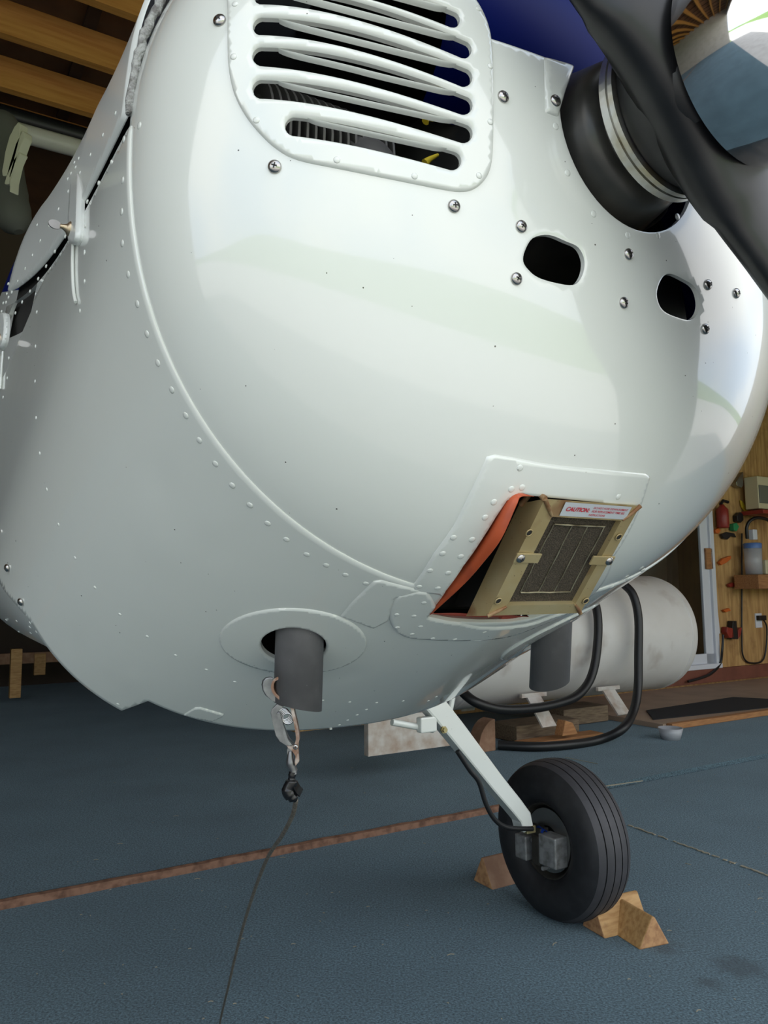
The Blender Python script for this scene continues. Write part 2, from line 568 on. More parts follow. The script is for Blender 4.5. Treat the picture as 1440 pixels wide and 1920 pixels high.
# wooden batten edging the step
b = MB()
pts, exts = [], []
p0, p1 = -5.9, pq(fl(945, 1520))[0]
N = 160
for i in range(N + 1):
    f = i / N
    p = p0 + (p1 - p0) * f
    hgt = 0.032 - 0.011 * f + rng.uniform(-0.0015, 0.0015)
    pts.append((p, hgt))
vs, fs = [], []
for (p, hgt) in pts:
    q = FLOOR_STEP_Q + rng.uniform(-0.002, 0.002)
    vs += [H(p, q - 0.012, -0.01), H(p, q - 0.008, hgt), H(p, q + 0.006, hgt + 0.003), H(p, q + 0.03, hgt - 0.004)]
for i in range(N):
    for j in range(3):
        fs.append([i * 4 + j, i * 4 + 4 + j, i * 4 + 5 + j, i * 4 + 1 + j])
b.add(vs, fs, 0, False)
struct(b.build('trim_1', 'batten'), 'brown worn wooden batten edging the carpet step')

# carpet piece edges: frayed light fringe lines
b = MB()
a0, a1 = fl(1175, 1547), fl(1475, 1655)
pts = [a0 + (a1 - a0) * t + np.array([rng.uniform(-.004, .004), 0, 0.003]) for t in np.linspace(0, 1, 60)]
for i in range(59):
    if rng.random() < 0.8:
        b.ribbon([pts[i], pts[i + 1]], DEP * 0 + LAT * rng.uniform(0.0015, 0.005), 0.003)
for (x0, y0, x1, y1) in ((1105, 1478, 1205, 1464), (1120, 1432, 1060, 1420), (565, 1345, 660, 1315)):
    a0, a1 = fl(x0, y0, 0.02), fl(x1, y1, 0.02)
    for i in range(14):
        u0, u1 = i / 14, (i + 1) / 14
        b.ribbon([a0 + (a1 - a0) * u0, a0 + (a1 - a0) * u1], DEP * rng.uniform(0.001, 0.006), 0.003)
tag(b.build('carpet_fringe', 'straw'), 'pale frayed fringe along the carpet seams behind the wheel', 'fringe', kind='stuff')

# walls
def wall_box(name, p0, p1, q0, q1, z0, z1, m, label):
    w = MB()
    w.box(H((p0 + p1) / 2, (q0 + q1) / 2, (z0 + z1) / 2), LAT * (p1 - p0) / 2, DEP * (q1 - q0) / 2, Z * (z1 - z0) / 2)
    return struct(w.build(name, m), label)
DOOR_R = pq(hq(1347, 1252, BACKQ))[0]
DOOR_L = DOOR_R - 2.5
DOOR_Z0 = float(hq(1340, 1252, BACKQ)[2])
wr = wall_box('wall_back', DOOR_R, 9.0, BACKQ, BACKQ + 0.1, 0.0, 4.0, 'wall_pine', 'pine plywood rear wall beside the sliding door')
wall_box('wall_back', DOOR_L, DOOR_R, BACKQ, BACKQ + 0.1, DOOR_Z0 + 2.05, 4.0, 'wall_pine', 'pine plywood over the sliding door')
wall_box('wall_back', DOOR_L, DOOR_R, BACKQ, BACKQ + 0.1, 0.0, DOOR_Z0 - 0.005, 'wall_pine', 'strip of wall under the sliding door')
wall_box('wall_back', 2.2, DOOR_L, BACKQ, BACKQ + 0.1, 0.0, 4.0, 'wall_pine', 'pine plywood rear wall behind the white tank')
wall_box('wall_right', 8.9, 9.0, -0.2, BACKQ, 0.0, 4.0, 'wall_pine', 'right hangar wall')
wall_box('wall_tail', -1.5, 2.3, 8.9, 9.0, 0.0, 4.0, 'wall_dark', 'dark rear wall of the tail bay')
wall_box('wall_bay', -1.6, -1.5, BACKQ + 0.1, 8.9, 0.0, 4.0, 'wall_dark', 'dark left side wall of the tail bay')
wall_box('wall_back', -6.0, -3.06, BACKQ, BACKQ + 0.1, 0.0, 3.75, 'wall_dark', 'dark rear wall at the far left')
wall_box('wall_back', -2.98, -1.5, BACKQ, BACKQ + 0.1, 0.0, 3.75, 'wall_dark', 'dark rear wall left of the tail bay')  # gap before this wall added to let in a strip of daylight
wall_box('wall_bay', 2.2, 2.3, BACKQ + 0.1, 8.9, 0.0, 4.0, 'wall_dark', 'dark side wall of the tail bay')
wall_box('wall_left', -6.0, -5.9, -0.2, BACKQ, 0.0, 4.0, 'wall_tan', 'left hangar wall')
# baseboard under the door
b = MB()
b.box(H(5.6, BACKQ - 0.021, 0.06 + (DOOR_Z0 - 0.06) / 2), LAT * 3.3, DEP * 0.02, Z * ((DOOR_Z0 - 0.065) / 2))
struct(b.build('baseboard_back', 'baseboard_red'), 'red-brown board along the foot of the rear wall')
# dark box added behind the sliding door so no bright sky shows through
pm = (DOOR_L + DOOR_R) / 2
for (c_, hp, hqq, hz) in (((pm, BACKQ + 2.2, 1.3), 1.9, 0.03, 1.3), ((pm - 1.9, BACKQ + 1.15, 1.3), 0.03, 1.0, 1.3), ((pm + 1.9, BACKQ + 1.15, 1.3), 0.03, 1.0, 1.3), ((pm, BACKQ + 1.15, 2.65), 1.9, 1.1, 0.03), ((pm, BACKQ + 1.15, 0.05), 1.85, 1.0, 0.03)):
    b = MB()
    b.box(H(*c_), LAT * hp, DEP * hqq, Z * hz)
    struct(b.build('wall_backing', 'wall_dark'), 'added dark shell hiding the sky behind the glass door')

# ceiling: boards, purlins and rafters
CEIL = 3.72
b = MB()
b.box(H(1.5, 2.35, CEIL + 0.05), LAT * 7.5, DEP * 2.55, Z * 0.03)
b.box(H(0.35, 6.95, CEIL + 0.05), LAT * 2.05, DEP * 2.05, Z * 0.03)
ceil = struct(b.build('ceiling', 'roof_board'), 'brown board roof over the hangar')
rb = MB()
rb.box((0, 0, 0), LAT * 7.4, DEP * 0.022, Z * 0.085)
q = -0.04
raf_me = None
for k in range(12):
    o = None
    mw = Matrix.Translation(Vector(H(1.5, q, CEIL - 0.115)))
    if raf_me is None:
        o = rb.build('rafter', 'rafter', ceil, world=False)
        raf_me = o.data
        place(o, mw, ceil)
    else:
        inst('rafter', raf_me, mw, ceil)
    q += 0.42
pb = MB()
pb.box((0, 0, 0), LAT * 0.03, DEP * 2.5, Z * 0.015)
pur_me = None
for k in range(24):
    mw = Matrix.Translation(Vector(H(-5.0 + k * 0.56, 2.35, CEIL + 0.004)))
    if pur_me is None:
        o = pb.build('purlin', 'purlin', ceil, world=False)
        pur_me = o.data
        place(o, mw, ceil)
    else:
        inst('purlin', pur_me, mw, ceil)

fh_ = MB()
fh_.box(H(1.5, -0.16, 3.36), LAT * 7.5, DEP * 0.03, Z * 0.38)  # unseen beam added to cut light on the inner floor and rafters
struct(fh_.build('trim_4', 'header_grey'), 'added header beam cutting the daylight at the open hangar front')
# header over the tail bay with pipe
hb = MB()
za = float(hq(60, 215, BACKQ)[2])
hb.box(H(-1.0, BACKQ, za + 0.07), LAT * 4.0, DEP * 0.06, Z * 0.17)
struct(hb.build('trim_2', 'header_grey'), 'weathered header beam over the tail bay')
# outside ground
b = MB()
b.box(H(0, -4.475, -0.06), LAT * 30, DEP * 4.125, Z * 0.05)
struct(b.build('ground_apron', 'concrete'), 'concrete apron in front of the hangar')
b = MB()
vs, fs = [], []
xs = np.linspace(-80, 80, 33)
ys = np.linspace(-8.6, -110, 40)
for y in ys:
    for x in xs:
        dd = -y - 8.6
        vs.append(H(x, y, -0.06 + 7.5 * (1 / (1 + math.exp(-(dd - 45) / 11)) - 0.0164) * (1 + 0.25 * math.sin(x * 0.05))))
for j in range(len(ys) - 1):
    for i in range(len(xs) - 1):
        k = j * len(xs) + i
        fs.append([k, k + 1, k + len(xs) + 1, k + len(xs)][::-1])
b.add(vs, fs)
struct(b.build('ground_grass', 'grass'), 'green grass slope outside the hangar')
b = MB()
b.box(H(0, 0, -0.16), LAT * 90, DEP * 90, Z * 0.03)
struct(b.build('ground_field', 'grass'), 'level grass field round the hangar')

# ================================================================== THE AEROPLANE
S = 0.86
C0 = np.array([0.1436, 0.8379, 0.3749])
TH = 0.0079
Wd, Hb, NN, Ht = 0.42, 0.3847, 2.2234, 0.3473
L2, W2, Hb2, N2, c2 = 0.4693, 0.462, 0.3687, 2.351, -0.227
NU2, Ht2 = 3.5, 0.35
An, q1, q2, un = 0.183, 0.5131, 0.136, 0.0414
fwdv = np.array([math.sin(PSI) * math.cos(TH), -math.cos(PSI) * math.cos(TH), math.sin(TH)])
AFT = -fwdv
LEFT = LAT.copy()
UPP = np.cross(fwdv, LEFT)
if UPP[2] < 0:
    UPP = -UPP
ORG = C0 * S + np.array([0, 0, CAMH])
def PW(a, l, u):
    """aeroplane coordinates (aft, to the picture's right, up; in cowl units) -> world"""
    return ORG + S * (AFT * a + LEFT * l + UPP * u)
def WP(P):
    d = (np.asarray(P) - ORG) / S
    return np.array([d @ AFT, d @ LEFT, d @ UPP])

def ring(t, W, Hbb, Htt, n):
    c, s = np.cos(t), np.sin(t)
    L = W * np.sign(c) * np.abs(c) ** (2 / n)
    return L, np.where(s > 0, Htt, Hbb) * np.sign(s) * np.abs(s) ** (2 / n)

def cowl_v(v, t):
    v = np.asarray(v, float)
    t = np.asarray(t, float)
    L1, U1 = ring(t, Wd, Hb, Ht, NN)
    Lb, Ub = ring(t, W2, Hb2, Ht - c2, N2)
    sn = np.sin(t)
    upr = sn > 0
    Lb = np.where(upr, W2 * np.sign(np.cos(t)) * (1 - np.abs(sn) ** NU2 * 0.9999) ** (1 / NU2), Lb)
    Ub = np.where(upr, (Ht2 - c2) * sn, Ub)
    Ub = Ub + c2
    o = np.zeros_like(L1)
    P3 = np.stack([o, L1, U1], -1)
    Q = np.stack([o + L2, Lb, Ub], -1)
    P0 = np.stack([o - An, o, o + un], -1)
    P1 = P0.copy()
    P1[..., 1] += q1 * L1
    P1[..., 2] += q1 * (U1 - un)
    P2 = P3 - q2 * (Q - P3) / L2
    w = np.clip(v, 0, 1)[..., None]
    Nn = P0 * (1 - w) ** 3 + 3 * P1 * w * (1 - w) ** 2 + 3 * P2 * w * w * (1 - w) + P3 * w ** 3
    w2 = (v - 1)[..., None]
    R = np.where(v[..., None] <= 1, Nn, P3 + (Q - P3) * w2)
    return ORG + S * (R[..., :1] * AFT + R[..., 1:2] * LEFT + R[..., 2:3] * UPP)

def surf(XY, off=0.0):
    XY = np.atleast_2d(np.asarray(XY, float))
    def ev(X, Y):
        return cowl_v(np.hypot(X, Y), np.arctan2(Y, X))
    P = ev(XY[:, 0], XY[:, 1])
    e = 2e-3
    dx = ev(XY[:, 0] + e, XY[:, 1]) - ev(XY[:, 0] - e, XY[:, 1])
    dy = ev(XY[:, 0], XY[:, 1] + e) - ev(XY[:, 0], XY[:, 1] - e)
    n = np.cross(dx, dy)
    n /= np.linalg.norm(n, axis=1)[:, None] + 1e-15
    c = ORG + AFT * 0.12 * S
    flip = np.sign(np.sum(n * (P - c), 1))
    n *= flip[:, None]
    off = np.asarray(off, float)
    return P + n * (off[:, None] if off.ndim else off), n

# dense version of the whole cowl, used to find where details sit on it
nv, ntt = 220, 360
vv = np.linspace(0.02, 2.22, nv)
ts = np.linspace(-math.pi, math.pi, ntt, endpoint=False)
VV, TT = np.meshgrid(vv, ts, indexing='ij')
DP = cowl_v(VV, TT).reshape(-1, 3)
DXY = np.stack([VV * np.cos(TT), VV * np.sin(TT)], -1).reshape(-1, 2)
tris = []
for i in range(nv - 1):
    for j in range(ntt):
        k = (j + 1) % ntt
        a_, b_, c_, d_ = i * ntt + j, i * ntt + k, (i + 1) * ntt + k, (i + 1) * ntt + j
        tris.append((a_, b_, c_))
        tris.append((a_, c_, d_))
BVH = BVHTree.FromPolygons([tuple(x) for x in DP], tris)

def hit(px, py):
    """surface parameters of the cowl point seen at an image point"""
    d = nrm(ray(px, py))
    loc, nor, idx, dist = BVH.ray_cast(Vector(CAM), Vector(d))
    if loc is None:
        return None
    t = tris[idx]
    p = np.array(loc)
    A, B, Cc = DP[t[0]], DP[t[1]], DP[t[2]]
    M = np.stack([B - A, Cc - A], 1)
    uv = np.linalg.lstsq(M, p - A, rcond=None)[0]
    return DXY[t[0]] * (1 - uv.sum()) + DXY[t[1]] * uv[0] + DXY[t[2]] * uv[1]

_w = DP - CAM
DPX = np.stack([CX + FPX * (_w @ RIGHT) / (_w @ FWD), CY - FPX * (_w @ UPV) / (_w @ FWD)], 1)
def hit_near(px, py):
    h = hit(px, py)
    if h is None:
        h = DXY[np.argmin((DPX[:, 0] - px) ** 2 + (DPX[:, 1] - py) ** 2)]
    return h

def hits(pts):
    return np.array([h for h in (hit(*p) for p in pts) if h is not None])

def on(px, py, off=0.0):
    h = hit_near(px, py)
    P, n = surf(h[None], off)
    return P[0], n[0]

def inside(pts, poly):
    x, y = pts[:, 0], pts[:, 1]
    r = np.zeros(len(pts), bool)
    n = len(poly)
    for i in range(n):
        x0, y0 = poly[i]
        x1, y1 = poly[(i + 1) % n]
        if y0 == y1:
            continue
        c = ((y0 > y) != (y1 > y)) & (x < (x1 - x0) * (y - y0) / (y1 - y0) + x0)
        r ^= c
    return r

def dist_poly(pts, poly):
    d = np.full(len(pts), 1e9)
    n = len(poly)
    for i in range(n):
        a, b_ = poly[i], poly[(i + 1) % n]
        ab = b_ - a
        L = ab @ ab
        t = np.clip(((pts - a) @ ab) / (L + 1e-18), 0, 1)
        d = np.minimum(d, np.linalg.norm(pts - (a + t[:, None] * ab), axis=1))
    return d

def resample(poly, step, closed=True):
    poly = np.asarray(poly, float)
    P = np.vstack([poly, poly[:1]]) if closed else poly
    out = []
    for i in range(len(P) - 1):
        L = np.linalg.norm(P[i + 1] - P[i])
        k = max(1, int(round(L / step)))
        for j in range(k):
            out.append(P[i] + (P[i + 1] - P[i]) * j / k)
    if not closed:
        out.append(P[-1])
    return np.array(out)

def inset(poly, d):
    """copy of a closed polygon moved by d to its inner side"""
    P = np.asarray(poly)
    nx = np.roll(P, -1, 0) - np.roll(P, 1, 0)
    nx /= np.linalg.norm(nx, axis=1)[:, None] + 1e-12
    nn = np.stack([-nx[:, 1], nx[:, 0]], 1)
    area = 0.5 * np.sum(P[:, 0] * np.roll(P[:, 1], -1) - np.roll(P[:, 0], -1) * P[:, 1])
    return P + nn * d * (1 if area > 0 else -1)

def skin(name, mats, outer, holes=(), off=0.0, edge=None, bw=0.0, rim=0.003, grid=None, step=0.012, parent=None, dents=(), nodist=(), extra=None):
    """sheet metal lying on the cowl: outer outline and holes in surface parameters; off = height over the cowl,
    edge = height at its border, bw = width of the rolled border (parameter units)"""
    if edge is None:
        edge = off
    if len(outer) < 3:
        print('EMPTY OUTLINE', name)
        return None
    outer = resample(outer, step)
    holes = [resample(h, step) for h in holes]
    loops = [outer] + holes
    allpts = []
    edges = []
    def addloop(lp):
        k = len(allpts)
        allpts.extend(map(tuple, lp))
        n = len(lp)
        edges.extend([(k + i, k + (i + 1) % n) for i in range(n)])
    for lp in loops:
        addloop(lp)
    if bw > 0:
        ins = [inset(outer, bw)] + [inset(h, -bw) for h in holes]
        for lp in ins:
            addloop(lp)
    if grid is None:
        x0, y0 = outer.min(0)
        x1, y1 = outer.max(0)
        gx, gy = np.meshgrid(np.arange(x0, x1, step), np.arange(y0, y1, step * 0.87))
        gx = gx + (np.arange(gx.shape[0]) % 2)[:, None] * step / 2
        grid = np.stack([gx.ravel(), gy.ravel()], 1)
    g = grid[inside(grid, outer)]
    for h in holes:
        g = g[~inside(g, h)]
    lim = max(bw * 1.6, step * 0.55)
    for lp in loops:
        g = g[dist_poly(g, lp) > lim]
    g = g + np.random.default_rng(3).uniform(-1, 1, g.shape) * step * 0.04
    allpts.extend(map(tuple, g))
    res = delaunay_2d_cdt([Vector(p) for p in allpts], edges, [], 0, 1e-7)
    V2 = np.array([tuple(v) for v in res[0]])
    F = [list(f) for f in res[2]]
    cen = V2[np.array(F)].mean(1)
    keep = inside(cen, outer)
    for h in holes:
        keep &= ~inside(cen, h)
    FA = V2[np.array(F)]
    keep &= np.linalg.norm(FA - np.roll(FA, 1, 1), axis=2).max(1) < 0.11
    F = [f for f, k in zip(F, keep) if k]
    used = sorted({i for f in F for i in f})
    remap = {v: i for i, v in enumerate(used)}
    V2 = V2[used]
    F = [[remap[i] for i in f] for f in F]
    if bw > 0:
        d = np.full(len(V2), 1e9)
        for i, lp in enumerate(loops):
            if i in nodist:
                continue
            d = np.minimum(d, dist_poly(V2, lp))
        k = np.clip(d / bw, 0, 1)
        offs = edge + (off - edge) * k
    else:
        offs = np.full(len(V2), off)
    for (dx, dy, r, hgt) in dents:
        rr = np.hypot(V2[:, 0] - dx, V2[:, 1] - dy) / r
        offs = offs + hgt * np.exp(-rr ** 2 * 2)
    if extra is not None:
        offs = offs + extra(V2)
    P, n = surf(V2, offs)
    # orient
    f0 = F[len(F) // 2]
    g0 = np.cross(P[f0[1]] - P[f0[0]], P[f0[2]] - P[f0[0]])
    if g0 @ n[f0[0]] < 0:
        F = [f[::-1] for f in F]
    m = MB()
    m.add(P, F, 0, True)
    if rim > 0:
        cnt = {}
        for f in F:
            for i in range(3):
                a, b_ = f[i], f[(i + 1) % 3]
                cnt[(a, b_)] = cnt.get((a, b_), 0) + 1
        be = [(a, b_) for (a, b_) in cnt if (b_, a) not in cnt]
        ids = sorted({i for e in be for i in e})
        mp = {v: i for i, v in enumerate(ids)}
        top = P[ids]
        low = top - n[ids] * rim
        k = len(ids)
        m.add(np.vstack([top, low]), [[mp[b_], mp[a], mp[a] + k, mp[b_] + k] for (a, b_) in be], 0, True)
    return m.build(name, mats, parent)

plane = empty('airplane', tuple(PW(0.2, 0, 0) * np.array([1, 1, 0])))
tag(plane, 'white light airplane seen close under its nose cowl, with black propeller and chrome spinner', 'airplane')

def circ(v, t0, t1, n):
    t = np.linspace(t0, t1, n)
    return np.stack([v * np.cos(t), v * np.sin(t)], 1)

PI = math.pi
def px_ellipse(cx, cy, rx, ry, rot=0, n=48):
    t = np.linspace(0, 2 * PI, n, endpoint=False)
    x, y = rx * np.cos(t), ry * np.sin(t)
    c, s = math.cos(rot), math.sin(rot)
    return np.stack([cx + x * c - y * s, cy + x * s + y * c], 1)

def px_stadium(x0, y0, x1, y1, r, n=10):
    a = math.atan2(y1 - y0, x1 - x0)
    pts = []
    for t in np.linspace(a - PI / 2, a + PI / 2, n):
        pts.append((x1 + r * math.cos(t), y1 + r * math.sin(t)))
    for t in np.linspace(a + PI / 2, a + 3 * PI / 2, n):
        pts.append((x0 + r * math.cos(t), y0 + r * math.sin(t)))
    return pts

# ---- outlines of the openings
hub_c = np.array([0.0, 0.0])
HUBR = 0.091
t = np.linspace(0, 2 * PI, 64, endpoint=False)
# hub opening: circle about the shaft, found on the surface by its sideways/up position
def by_lu_many(l, u):
    l, u = np.asarray(l, float), np.asarray(u, float)
    th = np.arctan2(u - un, l)
    x = np.stack([0.35 * np.cos(th), 0.35 * np.sin(th)], 1)
    for _ in range(60):
        P, _n = surf(x)
        d = (P - ORG) / S
        err = np.stack([l - d @ LEFT, u - d @ UPP], 1)
        x = x + err * 1.2
        if np.abs(err).max() < 1e-5:
            break
    return x
def by_lu(l, u):
    return by_lu_many([l], [u])[0]
HUB_U = 0.049
hub_hole = np.array([by_lu(HUBR * math.cos(k), HUB_U + HUBR * math.sin(k)) for k in t])

slot_px = [((975, 0), (0, 0))]
oval_a = smooth_path([(985, 470), (1000, 446), (1030, 440), (1062, 452), (1086, 464), (1097, 490), (1092, 518), (1076, 534), (1042, 530), (1010, 520), (992, 506), (982, 490)], 4, True)
oval_b = smooth_path([(1233, 545), (1243, 520), (1258, 513), (1282, 523), (1304, 538), (1313, 565), (1309, 588), (1294, 600), (1268, 594), (1247, 584), (1236, 568)], 4, True)
filt_hole = [(972, 927), (950, 938), (930, 968), (905, 1008), (870, 1058), (838, 1103), (802, 1153), (840, 1162), (900, 1166), (950, 1165), (992, 1159), (1060, 1138), (1110, 1070), (1165, 985), (1185, 950), (1100, 940)]
panel_px = [(428, -40), (427, 20), (427, 90), (430, 135), (440, 178), (460, 217), (488, 252), (520, 281), (560, 301), (640, 318), (740, 338), (825, 355), (862, 360), (888, 355), (908, 338), (920, 312), (924, 270), (925, 180), (923, 100), (918, 60), (905, 25), (885, -5), (850, -32), (780, -56), (600, -92), (480, -85)]
slots = [((552, 238), (847, 302), 17.5), ((491, 168), (868, 251), 17.8), ((491, 107), (868, 198), 17.8), ((492, 51), (868, 146), 17.5), ((494, -5), (867, 94), 17.0), ((560, -40), (846, 38), 16.0)]

def pxh(pts):
    return hits(pts)

# cut-out in the nose bowl above the shaft (the blue top cowl shows there)
BLUE_U = float(WP(on(1000, 98)[0])[2])
LC_L = float(WP(on(893, 62)[0])[1])
BLUE_R = -LC_L

# ---- nose bowl
g_v = np.concatenate([np.linspace(0.05, 0.6, 34), np.linspace(0.62, 0.995, 40)])
GV, GT = np.meshgrid(g_v, np.linspace(-PI, PI, 300, endpoint=False), indexing='ij')
nose_grid = np.stack([GV * np.cos(GT), GV * np.sin(GT)], -1).reshape(-1, 2)
nose_outer = circ(1.0, -PI, PI, 361)[:-1]
# holes behind the grille panel: one opening slightly smaller than the panel
pan_hole_px = [(462, -40), (462, 60), (466, 140), (480, 190), (520, 250), (560, 280), (700, 305), (840, 335), (880, 330), (898, 290), (898, 80), (880, 20), (840, -15), (600, -60)]
ua = by_lu(LC_L, BLUE_U)
top_cut = [by_lu(l, BLUE_U) for l in np.linspace(LC_L, BLUE_R, 24)] + [by_lu(BLUE_R, u) for u in np.linspace(BLUE_U + 0.01, 0.27, 14)] + [by_lu(l, 0.27) for l in np.linspace(BLUE_R, LC_L, 12)[1:]] + [by_lu(LC_L, u) for u in np.linspace(0.26, BLUE_U + 0.01, 14)]
nose = skin('nose_bowl', 'white_paint', nose_outer, [hub_hole, np.array(top_cut), pxh(pan_hole_px), pxh(oval_a), pxh(oval_b), pxh(filt_hole)],
            off=0.0, edge=-0.0006, bw=0.003, rim=0.004, grid=nose_grid, step=0.010, parent=plane)
tag(nose, 'glossy white nose bowl')

# ---- grille panel
def louv(px_slots):
    return [pxh(px_stadium(a[0], a[1], b_[0], b_[1], r)) for a, b_, r in px_slots]
grille = skin('grille', 'white_paint', pxh(smooth_path(panel_px, 4, True)), louv(slots), off=0.0024, edge=0.0002, bw=0.0030, rim=0.0035, step=0.008, parent=plane)
tag(grille, 'white slotted intake grille panel')
# rolled lips behind each slot edge (the louvre slats)
def lip(px_pts, drop, depth, m, name='slat'):
    """rolled lip turned in behind the upper edge of a slot"""
    mm = MB()
    vs, fs = [], []
    P0 = hits(px_pts)
    A, n = surf(P0, 0.0020)
    n_s = len(A)
    nd = 7
    for i in range(n_s):
        e = min(1.0, min(i, n_s - 1 - i) / 3.0) ** 0.5
        for k in range(nd):
            ang = k / (nd - 1) * PI
            vs.append(A[i] - n[i] * depth * (1 - math.cos(ang)) / 2 - UPP * drop * math.sin(ang / 2) * e)
    for i in range(n_s - 1):
        for k in range(nd - 1):
            fs.append([i * nd + k, i * nd + k + 1, (i + 1) * nd + k + 1, (i + 1) * nd + k])
    mm.add(vs, fs, 0, True)
    return mm.build(name, m, grille)
for (a, b_, r) in slots:
    ang = math.atan2(b_[1] - a[1], b_[0] - a[0])
    nx, ny = math.sin(ang), -math.cos(ang)
    pts = [(a[0] + (b_[0] - a[0]) * f + nx * (r + 1.5), a[1] + (b_[1] - a[1]) * f + ny * (r + 1.5)) for f in np.linspace(0.07, 0.95, 36)]
    lip(pts, 0.0016, 0.0045, 'white_paint')

# ---- lower cowl
hinge_px = [(241, 244), (233, 251), (200, 305), (161, 369), (117, 428), (74, 497), (25, 584), (2, 620)]
hin = hits(hinge_px)
hv = np.hypot(hin[:, 0], hin[:, 1])
ht = np.arctan2(hin[:, 1], hin[:, 0])
ht = np.where(ht < 0, ht + 2 * PI, ht)      # angle grows from the hinge (about pi) downwards to 3pi/2
kfit = np.polyfit(hv, ht, 1)
def hinge_t(v):
    return kfit[0] * v + kfit[1]
VF, VA = 0.982, 2.0
TR = 2 * PI + 0.05
def hinge_line(v0, v1, n, dt=0.0):
    v = np.linspace(v0, v1, n)
    tt = hinge_t(v) + dt
    return np.stack([v * np.cos(tt), v * np.sin(tt)], 1)
def fa(t0, v0, t1, v1, n):
    tt = np.linspace(t0, t1, n)
    vq = np.linspace(v0, v1, n)
    return np.stack([vq * np.cos(tt), vq * np.sin(tt)], 1)
n1h = hit_near(228, 1332)
n2h = hit_near(270, 1322)
tn1 = math.atan2(n1h[1], n1h[0]) % (2 * PI)
tn2 = math.atan2(n2h[1], n2h[0]) % (2 * PI)
VN = 1.875
GAP = 0.036
DOOR_GAP = 0.004
VB = 2.18
def aft_edge(t0, t1, n):
    tt = np.linspace(t0, t1, n)
    k = np.clip((3.62 - tt) / 0.42, 0, 1)
    vq = VA + (VB - VA) * k * k * (3 - 2 * k)
    return np.stack([vq * np.cos(tt), vq * np.sin(tt)], 1)
low_outer = np.vstack([circ(VF, float(hinge_t(VF)) + GAP, TR, 200), fa(TR, VF, TR, VA, 40)[1:], circ(VA, TR, 3 * PI - tn1, 60)[1:],
                       fa(3 * PI - tn1, VA, 3 * PI - tn2, VN, 5)[1:], circ(VN, 3 * PI - tn2, tn2, 90)[1:], fa(tn2, VN, tn1, VA, 5)[1:],
                       aft_edge(tn1, float(hinge_t(VB)) + GAP, 80)[1:], hinge_line(VB, VF, 60, GAP)[1:-1]])
GV, GT = np.meshgrid(np.linspace(0.985, 2.18, 98), np.linspace(PI * 0.9, 2 * PI + 0.1, 210), indexing='ij')
low_grid = np.stack([GV * np.cos(GT), GV * np.sin(GT)], -1).reshape(-1, 2)
ex_hole = px_ellipse(550.5, 1206, 62, 34.5, 0.03, 40)
ehA = hits(ex_hole)
ehB = np.stack([-ehA[:, 0], ehA[:, 1]], 1)          # mirrored for the other stack
dents = []
for i in range(26):
    tt_, v_ = rng.uniform(PI * 1.05, PI * 1.75), rng.uniform(1.1, 1.95)
    dents.append((v_ * math.cos(tt_), v_ * math.sin(tt_), rng.uniform(0.06, 0.14), rng.uniform(-0.0009, 0.0009)))
lower = skin('lower_cowl', 'white_paint', low_outer, [ehA, ehB, pxh(filt_hole)], off=0.0016, edge=0.0007, bw=0.0026, rim=0.004, grid=low_grid, step=0.013, parent=plane, dents=dents)
tag(lower, 'white riveted lower cowl')

# ---- upper side door above the hinge gap
door_front = [h for h in (hit(x, y) for x, y in ((243, 240), (249, 194), (264, 111), (280, 55), (294, 5))) if h is not None]
dv = np.array([np.hypot(*h) for h in door_front])
TT0 = PI * 0.52
def door_bulge(XY):
    XY = np.atleast_2d(XY)
    v_ = np.hypot(XY[:, 0], XY[:, 1])
    t_ = np.arctan2(XY[:, 1], XY[:, 0]) % (2 * PI)
    k = np.clip((hinge_t(v_) - t_) / 0.45, 0, 1)
    return 0.015 * k * k * (3 - 2 * k) * np.clip((2.15 - v_) / 0.7, 0, 1)
doorV = 1.012
door_outer = np.vstack([hinge_line(VB, doorV, 60, -DOOR_GAP), circ(doorV, float(hinge_t(doorV)) - DOOR_GAP, TT0, 60)[1:], fa(TT0, doorV, TT0, VB, 40)[1:], circ(VB, TT0, float(hinge_t(VB)) - DOOR_GAP, 60)[1:-1]])
GV, GT = np.meshgrid(np.linspace(1.0, 2.18, 72), np.linspace(PI * 0.5, PI * 1.25, 90), indexing='ij')
dgrid = np.stack([GV * np.cos(GT), GV * np.sin(GT)], -1).reshape(-1, 2)
door = skin('cowl_door', 'door_paint', door_outer, [], off=0.004, edge=0.001, bw=0.006, rim=0.0008, grid=dgrid, step=0.015, parent=plane, extra=door_bulge)
tag(door, 'grey-white hinged upper cowl door')
# mirror door on the far side
dm = door_outer * np.array([-1, 1])
gm = dgrid * np.array([-1, 1])
skin('cowl_door', 'blue_paint', dm, [], off=0.004, edge=0.001, bw=0.006, rim=0.006, grid=gm, step=0.02, parent=plane)
# black strip under the door edge, painting the shade inside the gap
gq = np.vstack([hinge_line(VF + 0.025, VB, 60, -0.16), hinge_line(VB, VF + 0.025, 60, 0.12)])
skin('gap_shade', 'gap_black', gq, [], off=-0.007, bw=0, rim=0, step=0.015, parent=plane)

# rope seal between nose bowl and door
m = MB()
pts = []
for f in np.linspace(0, 1, 60):
    tt_ = float(hinge_t(1.0)) - f * 0.9
    P, n = surf(np.array([[1.0 * math.cos(tt_), 1.0 * math.sin(tt_)]]), 0.0005 + 0.008 * min(1, f * 2.5) * 0.7 + 0.0006 * math.sin(f * 90) + rng.uniform(-.0004, .0004))
    pts.append(P[0])
m.tube(pts, [0.0034 + rng.uniform(-0.0006, 0.0008) for _ in pts], 8)
m.build('door_seal', 'seal_rope', plane, label='crumbled grey rope seal')

